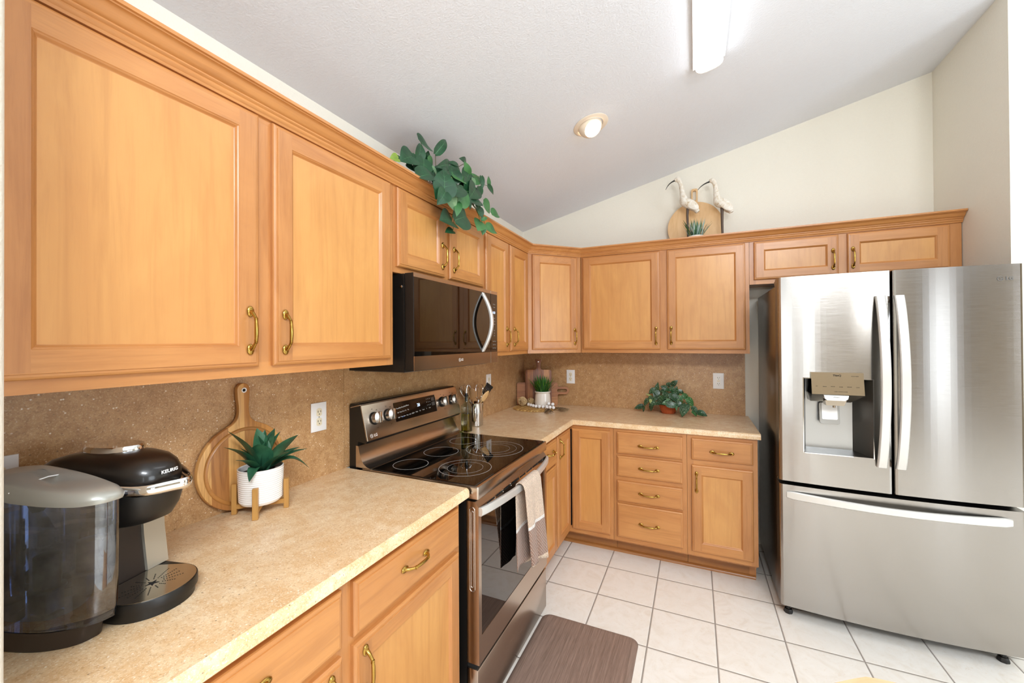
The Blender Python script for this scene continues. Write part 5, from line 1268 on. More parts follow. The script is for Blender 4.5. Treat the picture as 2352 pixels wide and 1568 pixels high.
def bead_garland():
    t = thing('bead_garland', 'white wooden bead garland with frayed brown tassels on the placemat', 'garland', (0.26, -0.35, 0.926))
    P = [(0.150, -0.256, .939), (0.181, -0.279, .939), (0.211, -0.302, .939), (0.239, -0.316, .939), (0.269, -0.319, .939), (0.300, -0.317, .939), (0.356, -0.380, .939), (0.331, -0.306, .939), (0.361, -0.318, .939), (0.390, -0.322, .939), (0.341, -0.292, .963), (0.360, -0.262, .950), (0.376, -0.296, .961)]
    r = 0.0137; first = None
    for k, p in enumerate(P):
        if first is None:
            mb = MB(); mb.sphere((0, 0, 0), r, 20, 12); first = mb.build('bead', [plain('white_bead', 'F3F1EE', 0.4)], t, 60, Vector((0, 0, 0))); first.location = Vector(p)-T_LOC[t.name]
        else: put(first, t, p)
    mb = MB(); mb.tube([Vector(p) for p in P], 0.0012, 5); mb.build('cord', [plain('jute_cord', 'A88A62', 0.9)], t, 0)
    rnd = random.Random(6)
    for a, b, w in (((0.362, -0.395, 0.936), (0.412, -0.485, 0.9175), 0.042), ((0.398, -0.308, 0.932), (0.505, -0.320, 0.9175), 0.060)):
        mb = MB(); a = Vector(a); b = Vector(b); d = (b-a).normalized(); s = Vector((-d.y, d.x, 0))
        mb.lathe([(0.002, -0.010), (0.006, -0.006), (0.0065, 0.004), (0.004, 0.010)], 12, a, 0)
        for k in range(110):
            e = rnd.uniform(-1, 1); L = rnd.uniform(0.55, 1.0); q = a+(b-a)*L+s*(w*e*L)+Vector((0, 0, rnd.uniform(0, 0.012)))
            m1 = a+(b-a)*(0.4*L)+s*(w*e*0.6*L+rnd.uniform(-0.008, 0.008))+Vector((0, 0, rnd.uniform(0.004, 0.02)))
            q.z = max(q.z, 0.9165); mb.tube(bez(a+s*rnd.uniform(-0.004, 0.004), (a+m1)/2+Vector((0, 0, 0.004)), m1, q, 5), 0.0009, 4)
        mb.build('tassel', [planks('jute', ['8A7050', '6E573C', 'A08560'], 'x', 0.004, 0.9)], t, 60)
bead_garland()

def oil_bottle():
    c = Vector((0.134, -1.222, 0.9144)); t = thing('oil_bottle', 'square glass bottle of yellow oil with black pour spout', 'bottle', c)
    def sq(w, z, r): return [c+Vector((x, y, z)) for x, y in rrect(-w, w, -w, w, r, 4)]
    w = 0.0265
    prof = [(w-0.003, 0.0, .006), (w, 0.003, .006), (w, 0.148, .006), (w-0.002, 0.158, .007), (0.018, 0.172, .0088), (0.0128, 0.182, .0095), (0.0118, 0.19, .0105), (0.0118, 0.216, .0105)]
    inn = [(0.0092, 0.216, .008), (0.0092, 0.19, .008), (0.0100, 0.182, .008), (0.0155, 0.172, .0075), (w-0.0052, 0.156, .005), (w-0.0035, 0.147, .004), (w-0.0035, 0.008, .004), (w-0.006, 0.0055, .004)]
    mb = MB(); mb.loft([sq(*p) for p in prof+inn], 0, True, (True, True)); mb.build('glass', [glass('bottle_glass', 'F2F8EC', 0.0, 1.45)], t, 30)
    wi = w-0.0033
    mb = MB(); mb.loft([sq(wi-0.003, 0.0050, .003), sq(wi, 0.008, .004), sq(wi, 0.112, .004)], 0, True, (True, True)); mb.build('oil', [glass('oil', 'F2E04A', 0.0, 1.46)], t, 30)
    mb = MB(); mb.lathe([(0.0085, 0.186), (0.0088, 0.217), (0.0145, 0.218), (0.0145, 0.221), (0.010, 0.223), (0.009, 0.234), (0.006, 0.236)], 20, c); mb.build('stopper', ['black'], t, 40)
    mb = MB(); mb.tube([c+Vector((0, 0, 0.234)), c+Vector((0, 0, 0.252)), c+Vector((0.001, 0.003, 0.266)), c+Vector((0.003, 0.010, 0.283))], [0.005, 0.0042, 0.0036, 0.0034], 10); mb.build('pour_spout', ['chrome'], t, 50)
oil_bottle()

def utensils():
    c = Vector((0.092, -1.036, 0.9144)); R = 0.050; H = 0.150
    t = thing('utensil_crock', 'polished steel utensil crock with a looped side handle', 'crock', c)
    mb = MB(); mb.lathe([(0.030, 0.0), (R-0.003, 0.0005), (R, 0.004), (R, H-0.003), (R+0.003, H-0.001), (R+0.0035, H+0.001), (R+0.002, H+0.0025), (R-0.001, H), (R-0.0015, 0.006), (0.01, 0.005)], 48, c, 0, (True, True)); mb.build('cup', [metal('polished_steel', 'D8D6D4', 0.09)], t, 30)
    a = Vector((0.45, -0.89, 0)); mb = MB()
    mb.tube([c+a*(R-0.001)+Vector((0, 0, 0.118)), c+a*(R+0.012)+Vector((0, 0, 0.124)), c+a*(R+0.022)+Vector((0, 0, 0.105)), c+a*(R+0.020)+Vector((0, 0, 0.075)), c+a*(R+0.008)+Vector((0, 0, 0.045)), c+a*(R-0.001)+Vector((0, 0, 0.035))], 0.0035, 8, 0, 1.8); mb.build('handle', ['chrome'], t, 50)
    G = 'utensils in the steel crock'
    lw = wood('spoon_wood', 'D2A871', 'C4965A', '9F7440', 'z', 0.55); dw_ = wood('dark_spoon_wood', 'A87B48', '96693A', '74502A', 'z', 0.55)
    def axis_of(foot, head):
        # the handle rests on the inside of the rim and slants to the far side of the cup
        h = Vector(head); q = h-c; r = Vector((q.x, q.y, 0)); L = r.length; u = r.normalized()
        rim = u*min(0.040, L*0.6); sl = (L-rim.length)/(q.z-H); zf = 0.014
        if rim.length-sl*(H-zf) < -0.038: zf = H-(rim.length+0.038)/sl
        f = c+u*(rim.length-sl*(H-zf))+Vector((0, 0, zf)); return f, h, (h-f).normalized()
    def spoon(name, label, cat, foot, head, L, Wd, mat, flat=0.28, face=(1, -0.3, 0), hr=0.0055):
        f, h, d = axis_of(foot, head); base = f
        mb = MB(); fc = Vector(face); s = d.cross(fc).normalized(); nr = s.cross(d).normalized()
        e = h-d*L; n = 12; rings = []
        def ring(p, a, b): return [p+s*(a*cos(2*pi*k/16))+nr*(b*sin(2*pi*k/16)) for k in range(16)]
        for i in range(5): rings.append(ring(f+(e-f)*(i/4), hr, hr))
        for i in range(1, n+1):
            q = i/n; w = Wd*sin(pi*min(1, (0.12+0.88*q)**0.9))**0.55; w = max(w, 0.0015 if i == n else hr*0.9); rings.append(ring(e+d*(L*q), w, max(0.0012, lerp(hr, Wd*flat*0.5, min(1, q*2)))*(1 if i < n else 0.3)))
        mb.loft(rings); o = solo(mb, name, mat, label, cat, base, G, 50); return o
    spoon('wooden_spoon', 'thin dark wooden spoon seen edge-on at the left of the crock', 'spoon', (-0.01, -0.025, 0.012), (0.030, -1.137, 1.172), 0.085, 0.024, [dw_], 0.3, (0.5, 1, 0))
    spoon('wooden_spoon', 'wooden spoon with a large round bowl behind the oil bottle', 'spoon', (0.015, 0.01, 0.012), (0.100, -1.102, 1.168), 0.076, 0.031, [dw_], 0.28, (0.5, -0.86, 0))
    spoon('wooden_spatula', 'flat-handled wooden utensil pointing up behind the slotted turner', 'spatula', (-0.02, -0.02, 0.012), (0.120, -0.945, 1.188), 0.07, 0.009, [lw], 0.9, (1, 0, 0), 0.0075)
    spoon('wooden_spatula', 'pale wooden paddle leaning right at the front of the crock', 'spatula', (0.01, -0.03, 0.012), (0.150, -0.957, 1.135), 0.085, 0.020, [lw], 0.3)
    # black slotted turner
    f, h, d = axis_of((-0.005, -0.035, 0.012), (0.145, -0.925, 1.170)); mb = MB(); fc = Vector((1, -0.25, 0.2)); s = d.cross(fc).normalized(); nr = s.cross(d).normalized()
    e = h-d*0.085; mb.tube([f, f+(e-f)*0.5, e], [0.006, 0.005, 0.004], 10)
    m4 = frame_mat(e, s, d)
    for x0 in (-0.030, -0.0185, -0.007, 0.0045, 0.016): mb.prism([(x0, 0.012), (x0+0.0075, 0.012), (x0+0.0095, 0.075), (x0-0.001, 0.075)], -0.001, 0.001, 0, m4)
    mb.prism([(-0.012, 0.0), (0.010, 0.0), (0.026, 0.016), (-0.032, 0.016)], -0.001, 0.001, 0, m4); mb.prism([(-0.034, 0.070), (0.030, 0.070), (0.028, 0.088), (-0.036, 0.084)], -0.001, 0.001, 0, m4)
    solo(mb, 'slotted_turner', ['black'], 'black slotted turner leaning right out of the crock', 'turner', f, G, 40)
    def whisk(label, foot, head, L, Wd):
        f, h, d = axis_of(foot, head); t = thing('whisk', label, 'whisk', f, 0, G); e = h-d*L
        mb = MB(); mb.tube([f, f+(e-f)*0.5, e], [0.006, 0.0065, 0.005], 12); mb.build('handle', ['chrome'], t, 50)
        mb = MB(); u = d.orthogonal().normalized(); v = d.cross(u)
        for k in range(6):
            a = pi*k/6; w = u*cos(a)+v*sin(a); pts = [e+d*(L*sin(pi*i/16)**0.8 if False else L*(1-abs(1-2*i/16)**2.2)) + w*(Wd*(1-2*i/16 if False else (cos(pi*i/16))*(0.35+0.65*sin(pi*min(i, 16-i)/16*1.0+0.0)) if 0 < i < 16 else (0.12 if i == 0 else -0.12))) for i in range(17)]
            mb.tube(pts, 0.0010, 5)
        mb.build('wires', ['chrome'], t, 60)
    whisk('wire whisk standing left of the round wooden spoon', (0.02, 0.02, 0.012), (0.060, -1.128, 1.188), 0.105, 0.062)
    whisk('wire whisk standing in the middle of the crock', (-0.01, -0.01, 0.012), (0.090, -0.975, 1.180), 0.105, 0.058)
utensils()
def coffee_maker():
    t = thing('coffee_maker', 'black single-cup coffee maker with a smoky water tank on its side', 'coffee maker', (0.347, -2.878, 0.9143), radians(13.4))
    Z = Vector((0, 0, 0))
    def smooth_outline(pts, n=5):
        """closed Catmull-Rom through plan points"""
        out = []; N = len(pts)
        for i in range(N):
            p0, p1, p2, p3 = (Vector((*pts[(i+k) % N], 0)) for k in (-1, 0, 1, 2))
            for j in range(n):
                u = j/n
                q = 0.5*((2*p1)+(p2-p0)*u+(2*p0-5*p1+4*p2-p3)*u*u+(3*p1-p0-3*p2+p3)*u**3); out.append((q.x, q.y))
        return out
    def stack(out, levels, cx=0.0, cy=0.0):
        """outline scaled about (cx,cy) at each (z, sx, sy, dx)"""
        return [[Vector((cx+(x-cx)*sx+dx, cy+(y-cy)*sy, z)) for x, y in out] for z, sx, sy, dx in levels]
    # base with the round-nosed drip tray
    nose = arc(0, 0.002, 0.078, -pi/2, pi/2, 22)
    plan = [(-0.235, 0.08), (-0.235, -0.076)]+nose
    mb = MB(); mb.loft(stack(plan, [(0.0, 0.955, 0.955, 0), (0.018, 0.955, 0.955, 0), (0.019, 1, 1, 0), (0.036, 1, 1, 0), (0.038, 0.992, 0.992, 0)], -0.06)); base = mb.build('base', ['black'], t, 30, Z)
    # perforated steel tray plate
    g = [(-0.060, 0.06), (-0.060, -0.06)]+[(x*0.965, y*0.965) for x, y in nose]
    mb = MB(); mb.prism(g, 0.0381, 0.0392); pl = mb.build('drip_tray', [metal('tray_steel', 'C9C1B4', 0.16)], t, 0, Z)
    mb = MB(); st = []
    for k in range(10):
        a = pi/2+k*pi/5+0.3; r = 0.0125 if k % 2 == 0 else 0.0048; st.append((r*cos(a)+0.003, r*sin(a)))
    mb.prism(st, 0.0393, 0.0396)
    for k in range(16):
        a = 2*pi*k/16+0.1; L = 0.030+0.016*abs(sin(a))+0.004*(k % 3)
        q = 0.018
        while q < L:
            x, y = 0.003+q*cos(a)*0.95, q*sin(a)*1.15
            if x > -0.055 and abs(y) < 0.062: mb.prism([(x-0.0011, y-0.0008), (x+0.0011, y-0.0008), (x+0.0011, y+0.0008), (x-0.0011, y+0.0008)], 0.0393, 0.0395)
            q += 0.0042
    mb.build('hole_pattern', ['dark_gap'], pl, 0, Z)
    # column
    brown = plain('dark_brown_plastic', '2A211C', 0.42)
    mb = MB(); mb.loft([[Vector((-0.235, -0.076, z)), Vector((xf, -0.076, z)), Vector((xf, 0.034, z)), Vector((xf-0.012, 0.092, z)), Vector((-0.235, 0.09, z))] for z, xf in ((0.038, -0.064), (0.12, -0.075), (0.25, -0.082))])
    mb.build('column', [brown], t, 20, Z)
    mb = MB(); mb.loft([[Vector((xf-0.002, 0.036, z)), Vector((xf+0.004, 0.038, z)), Vector((xf+0.003, 0.084, z)), Vector((xf-0.014, 0.096, z)), Vector((xf-0.05, 0.096, z)), Vector((xf-0.05, 0.085, z)), Vector((xf-0.02, 0.07, z))] for z, xf in ((0.0395, -0.0635), (0.12, -0.0745), (0.22, -0.0805))])
    mb.build('front_panel', [plain('champagne_silver', 'B9B2A2', 0.34, 0.55)], t, 25, Z)
    # brew head
    hp = smooth_outline([(-0.235, 0.078), (-0.235, -0.072), (-0.12, -0.078), (-0.02, -0.072), (0.034, -0.040), (0.046, 0.004), (0.034, 0.044), (-0.02, 0.074), (-0.12, 0.082)])
    mb = MB(); mb.loft(stack(hp, [(0.176, 0.84, 0.78, -0.012), (0.180, 0.88, 0.84, -0.008), (0.205, 0.95, 0.93, -0.003), (0.235, 0.99, 0.985, 0), (0.246, 1, 1, 0)], -0.10)); mb.build('brew_head', ['black'], t, 40, Z)
    mb = MB(); mb.loft(stack(hp, [(0.2462, 1.0, 1.0, 0.001), (0.248, 1.015, 1.02, 0.001), (0.253, 1.015, 1.02, 0.001), (0.256, 0.97, 0.97, 0.0)], -0.10)); mb.build('rim', ['chrome'], t, 40, Z)
    # lid: long low dome, front face carrying the name
    LP = smooth_outline([(-0.22, 0.062), (-0.22, -0.058), (-0.12, -0.066), (-0.02, -0.060), (0.030, -0.036), (0.043, 0.003), (0.030, 0.040), (-0.02, 0.064), (-0.12, 0.068)])
    def lidz(x, y, k): return lerp(0.268, 0.252, max(0, (x+0.22)/0.26)) if k == 0 else 0
    mb = MB(); rings = []
    for s, h in ((1.0, 0.0), (1.012, 0.012), (1.0, 0.026), (0.94, 0.040), (0.82, 0.052), (0.62, 0.060), (0.36, 0.064), (0.10, 0.065)):
        rings.append([Vector((-0.09+(x+0.09)*s, 0.003+(y-0.003)*s, 0.2565+h*(1.0+0.18*max(0, min(1, (-x-0.02)/0.12))*0.0))) for x, y in LP])
    mb.loft(rings); lid = mb.build('lid', [plain('lid_black', '16120F', 0.3, Coat_Weight=0.3)], t, 50, Z)
    # chrome lift handle: a loop running along both sides and meeting in a beak at the front
    mb = MB(); P = [(-0.17, -0.069, 0.282), (-0.10, -0.076, 0.276), (-0.03, -0.074, 0.264), (0.034, -0.050, 0.255), (0.074, -0.008, 0.2570), (0.082, 0.010, 0.258), (0.066, 0.030, 0.257), (0.028, 0.056, 0.256), (-0.03, 0.078, 0.264), (-0.10, 0.080, 0.276), (-0.17, 0.073, 0.282)]
    pp = []
    for i in range(len(P)-1):
        a, b, c_, d_ = (Vector(P[max(0, min(len(P)-1, i+k))]) for k in (-1, 0, 1, 2))
        for j in range(5):
            u = j/5; pp.append(0.5*((2*b)+(c_-a)*u+(2*a-5*b+4*c_-d_)*u*u+(3*b-a-3*c_+d_)*u**3))
    pp.append(Vector(P[-1]))
    mb.tube(pp, 0.0115, 10, 0, 0.4); mb.build('lift_handle', ['chrome'], t, 50, Z)
    mb = MB(); mb.loft(stack(smooth_outline([(-0.16, 0.042), (-0.16, -0.02), (-0.08, -0.024), (-0.05, 0.012), (-0.08, 0.046)], 4), [(0.315, 1, 1, 0), (0.326, 1, 1, 0), (0.331, 0.92, 0.92, 0)], -0.1, 0.01)); mb.build('top_badge', ['chrome'], t, 40, Z)
    nd = Vector((0.72, -0.69, 0)).normalized()
    ux = Vector((-nd.y, nd.x, 0))
    lt = text_mesh('KEURIG', 0.0098, frame_mat((0, 0, 0), (1, 0, 0), (0, 1, 0)), 0.0003, True)
    # wrap the name around the lid's rounded front
    pts = [Vector((-0.09+(x+0.09)*1.012, 0.003+(y-0.003)*1.012, 0)) for x, y in LP]
    i0 = min(range(len(pts)), key=lambda i: (pts[i]-Vector((0.0432, 0.000, 0))).length)
    def along(s):
        step = 1 if s > 0 else -1; i = i0; rem = abs(s)
        while True:
            j = (i+step) % len(pts); L = (pts[j]-pts[i]).length
            if rem <= L: break
            rem -= L; i = j
        p = pts[i]+(pts[j]-pts[i])*(rem/L); d = (pts[j]-pts[i]).normalized()*step; return p, Vector((d.y, -d.x, 0))
    def sgn(): return 1 if pts[(i0+1) % len(pts)].y > pts[i0].y else -1
    sg = sgn()
    for i, v in enumerate(lt.v):
        p, n_ = along(v.x*sg+0.0001); n_ = n_*sg if n_.dot(p-Vector((-0.09, 0, 0))) < 0 else n_
        if n_.dot(p-Vector((-0.09, 0, 0))) < 0: n_ = -n_
        lt.v[i] = p+n_*(0.0022+v.z)+Vector((0, 0, 0.2830+v.y))
    lt.build('lettering', ['white'], lid, 0, Z)
    # water tank
    tp = smooth_outline([(-0.215, -0.082), (-0.222, -0.120), (-0.205, -0.152), (-0.125, -0.166), (-0.030, -0.158), (0.030, -0.136), (0.050, -0.110), (0.034, -0.086), (-0.10, -0.080)])
    mb = MB(); mb.loft(stack(tp, [(0.0, 0.80, 0.93, -0.014), (0.003, 0.815, 0.95, -0.014), (0.030, 0.83, 0.965, -0.012), (0.036, 0.86, 0.97, -0.008)], -0.1, -0.12)); mb.build('tank_base', [brown], t, 40, Z)
    mb = MB(); mb.loft(stack(tp, [(0.0365, 0.86, 0.95, -0.008), (0.044, 0.94, 0.975, -0.002), (0.062, 0.975, 0.985, 0), (0.10, 0.985, 0.985, 0), (0.268, 1.0, 1.0, 0)], -0.1, -0.12), 0, True, (True, False))
    tank = mb.build('water_tank', [thin_glass('smoky_tank', 'C0CDE4', 0.26, 0.02)], t, 40, Z)
    mb = MB(); mb.loft(stack(tp, [(0.0415, 0.955, 0.955, 0), (0.215, 0.982, 0.982, 0)], -0.1, -0.12)); mb.build('water', [thin_glass('tinted_water', 'D2DCEC', 0.05, 0.02)], tank, 40, Z)
    mb = MB()
    mb.lathe([(0.020, 0.0425), (0.020, 0.060), (0.016, 0.062)], 20, (-0.170, -0.125, 0)); mb.build('valve', ['black'], tank, 40, Z)
    mb = MB(); mb.box(-0.115, -0.075, -0.128, -0.098, 0.043, 0.085, 0, 0.003); mb.lathe([(0.026, 0.085), (0.026, 0.089), (0.019, 0.091), (0.019, 0.150), (0.014, 0.152)], 20, (-0.095, -0.113, 0)); mb.build('filter_holder', ['black'], tank, 40, Z)
    mb = MB(); mb.prism(rrect(-0.016, -0.006, 0.10, 0.245, 0.0045, 4), 0, 0.001, 0, frame_mat((0, -0.1515, 0), (1, -0.45, 0), (0, 0, 1))) if False else None
    tl = smooth_outline([(-0.220, -0.078), (-0.228, -0.120), (-0.210, -0.158), (-0.125, -0.172), (-0.028, -0.164), (0.036, -0.141), (0.058, -0.110), (0.038, -0.080), (-0.10, -0.074)])
    def lid_z(x): return 0.012*max(0, min(1, (-x+0.03)/0.20))
    mb = MB(); rings = []
    for z, s in ((0.262, 0.985), (0.268, 1.0), (0.272, 0.992), (0.284, 0.93), (0.290, 0.84), (0.294, 0.6), (0.295, 0.2)):
        rings.append([Vector((-0.1+(x+0.1)*s, -0.12+(y+0.12)*s, z+lid_z(x)*1.4+(0.004*cos((x+0.1)*14) if z > 0.28 else 0))) for x, y in tl])
    mb.loft(rings); ld = mb.build('tank_lid', [plain('tank_lid_silver', 'A9A9A1', 0.33, 0.45)], t, 40, Z)
    mb = MB(); mb.tube([(-0.078, -0.080, 0.2995), (-0.080, -0.12, 0.3035), (-0.084, -0.152, 0.2985), (-0.087, -0.170, 0.2890)], 0.0011, 6); mb.build('lid_seam', ['white'], ld, 50, Z)
coffee_maker()

def towel():
    M['towel'] = t = None
    t = NT('towel_cloth'); tc = t.n('ShaderNodeTexCoord').outputs['Object']; s = t.n('ShaderNodeSeparateXYZ', {0: tc})
    z = s.outputs[2]
    c = t.ramp(t.math('MULTIPLY', t.math('ADD', z, 0.45), 1/0.46), [(0.0, hexc('D9BFA4')), (0.03, hexc('8E6B58')), (0.405, hexc('8E6B58')), (0.408, hexc('EDE9E4')), (0.438, hexc('EDE9E4')), (0.441, hexc('D9BFA6'))], 'CONSTANT')
    n = t.noise(t.coords((1, 1, 1), False), 150.0, 3)
    c = t.mix(t.ramp(n, [(0.35, (0.35, 0.35, 0.35, 1)), (0.6, (0, 0, 0, 1))]), c, hexc('7A5F50'))
    ck = t.math('MULTIPLY', t.math('SINE', t.math('MULTIPLY', s.outputs[1], 520.0)), t.math('SINE', t.math('MULTIPLY', z, 420.0)))
    t.set(Base_Color=t.mix(t.ramp(ck, [(0.2, (0.0, 0.0, 0.0, 1)), (0.9, (0.4, 0.4, 0.4, 1))]), c, hexc('F0DCC8')), Roughness=0.95, Sheen_Weight=0.3)
    t.bump(t.math('ADD', t.math('MULTIPLY', ck, 0.5), n), 0.9, 0.004)
    M['towel'] = t.m
    base = Vector((0.715, -1.64, 0.858)); zt = 0.856
    # cross-section from the front hem up over the bar and down behind it
    mb = MB(); NU, NV = 64, 40
    path = []
    zf, zb_ = 0.442, 0.452
    for i in range(NU+1):
        u = i/NU
        if u < 0.5: q = u/0.5; path.append((0.7415, lerp(zf, 0.836, q), 'f', 1-q))
        elif u < 0.58: q = (u-0.5)/0.08; a = pi*q; path.append((0.7215+0.020*cos(a), 0.836+0.017*sin(a), 't', 0))
        else: q = (u-0.58)/0.42; path.append((0.7015, lerp(0.836, zb_, q), 'b', q))
    vs = []; fs = []
    for i, (x, z, k, q) in enumerate(path):
        for j in range(NV+1):
            v = j/NV
            y0, y1 = lerp(-1.752, -1.668, q), lerp(-1.562, -1.512, q)
            if k == 'b': y0, y1 = lerp(-1.752, -1.748, q), lerp(-1.562, -1.590, q)
            y = lerp(y0, y1, v)
            w = q
            fold = sin(v*2*pi*1.25+0.6)*0.013*w+sin(v*2*pi*3.1+1.0)*0.003*w
            if k == 'f': fold += 0.020*w*max(0, 1-v/0.25)*-1+0.004
            if k == 'b': fold = sin(v*2*pi*1.0+2.2)*0.006*w
            zz = z+(0.016*sin(v*pi*1.3+0.4)*w if k == 'f' else 0.012*sin(v*pi+1)*w)
            vs.append((x+fold+(0.006*w if k == 'f' else 0), y, zz))
    k = NV+1
    for i in range(NU):
        for j in range(NV): fs.append((i*k+j, i*k+j+1, (i+1)*k+j+1, (i+1)*k+j))
    mb.add(vs, fs); o = solo(mb, 'dish_towel', ['towel'], 'tan and brown waffle dish towel draped over the oven door handle', 'towel', (0.72, -1.64, 0.892), None, 60)
    sm = o.modifiers.new('thickness', 'SOLIDIFY'); sm.thickness = 0.0035; sm.offset = 0
towel()

def floor_mat():
    m = NT('mat_vinyl'); v = m.coords((260.0, 8.0, 1.0), False); a = m.noise(v, 1.0, 4, 0.7); b = m.noise(m.coords((90.0, 2.0, 1.0), False), 1.0, 3)
    m.set(Base_Color=m.mix(m.ramp(m.math('ADD', m.math('MULTIPLY', a, 0.6), m.math('MULTIPLY', b, 0.4)), [(0.38, (0, 0, 0, 1)), (0.62, (1, 1, 1, 1))]), hexc('75605450'[:6]), hexc('9A8173')), Roughness=0.55); m.bump(a, 0.12, 0.003); M['mat'] = m.m
    mb = MB(); out = rrect(0.668, 1.160, -2.25, -1.305, 0.045, 8)
    cx, cy = 0.914, -1.78
    rings = [[Vector((cx+(x-cx)*(1-i*2/0.49), cy+(y-cy)*(1-i*2/0.945), z)) for x, y in out] for i, z in ((0.0, 0.0005), (0.0, 0.003), (0.006, 0.008), (0.014, 0.0135), (0.022, 0.0165), (0.03, 0.0172))]
    mb.loft(rings); solo(mb, 'floor_mat', ['mat'], 'brown cushioned kitchen mat on the tile floor before the range', 'floor mat', (0.914, -1.78, 0.0005), None, 50)
floor_mat()

def lights():
    ang = math.atan(SL)
    # linear fixture on the sloping ceiling
    xm = 1.488; zt = zc(xm); c = Vector((xm, -1.81, zt-0.0006))
    t = thing('ceiling_light', 'long white fluorescent ceiling fixture running towards the camera', 'ceiling light', c)
    R = Matrix.Translation(c) @ Matrix.Rotation(-ang, 4, 'Y')
    mb = MB(); mb.box(-0.072, 0.072, -0.61, 0.61, -0.014, 0.0); mb.xf(R); mb.build('housing', [plain('fixture_white', 'F4F4F4', 0.5)], t, 0)
    prof = [(0.060*math.copysign(abs(cos(a))**0.7, cos(a)), -0.014-0.036*sin(a)**0.7) for a in [pi*i/18 for i in range(19)]]
    mb = MB(); mb.loft([[R @ Vector((x, y, z)) for x, z in prof] for y in (-0.605, 0.605)], 0, True, (False, False)); mb.build('lens', [emit('fluorescent_lens', 'F4F9FF', 13.0)], t, 50)
    mb = MB(); mX = Matrix(((1, 0, 0, 0), (0, 0, 1, 0), (0, 1, 0, 0), (0, 0, 0, 1)))
    for y in (0.605, -0.612):
        mb = MB(); mb.prism([(x*1.03, z-0.001) for x, z in prof], y, y+0.007, 0, R @ mX); mb.build('end_cap', [plain('end_cap_white', 'F6F6F4', 0.4)], t, 30)
    # recessed eyeball lamp
    x, y = 0.897, -1.131; c = Vector((x, y, zc(x)-0.0006)); t = thing('recessed_light', 'round recessed ceiling lamp with tilted cream eyeball trim', 'ceiling light', c)
    R = Matrix.Translation(c) @ Matrix.Rotation(-ang, 4, 'Y')
    M['trim_cream'] = plain('trim_cream', 'EBDCC8', 0.45)
    mb = MB(); mb.lathe([(0.068, -0.0025), (0.072, -0.006), (0.090, -0.006), (0.098, -0.0015), (0.098, 0.0), (0.068, 0.0)], 48, (0, 0, 0), 0, (False, False), R); mb.build('trim_ring', ['trim_cream'], t, 40)
    E = R @ Matrix.Translation((0, 0, -0.010)) @ Matrix.Rotation(radians(-20), 4, 'Y') @ Matrix.Rotation(radians(-20), 4, 'X')
    r = 0.069; pr = [(r*sin(a), -r*cos(a)*0.85+0.018) for a in [radians(46)+radians(50)*i/8 for i in range(9)]]
    mb = MB(); mb.lathe(pr, 40, (0, 0, 0), 0, (False, False), E); mb.build('eyeball', ['trim_cream'], t, 60)
    mb = MB(); q = pr[0]; mb.lathe([(q[0]-0.001, q[1]+0.002), (q[0]*0.8, q[1]-0.008), (q[0]*0.4, q[1]-0.013), (0.002, q[1]-0.014)], 36, (0, 0, 0), 0, (False, True), E); mb.build('bulb', [emit('warm_bulb', 'FFF0DA', 11.0)], t, 60)
lights()

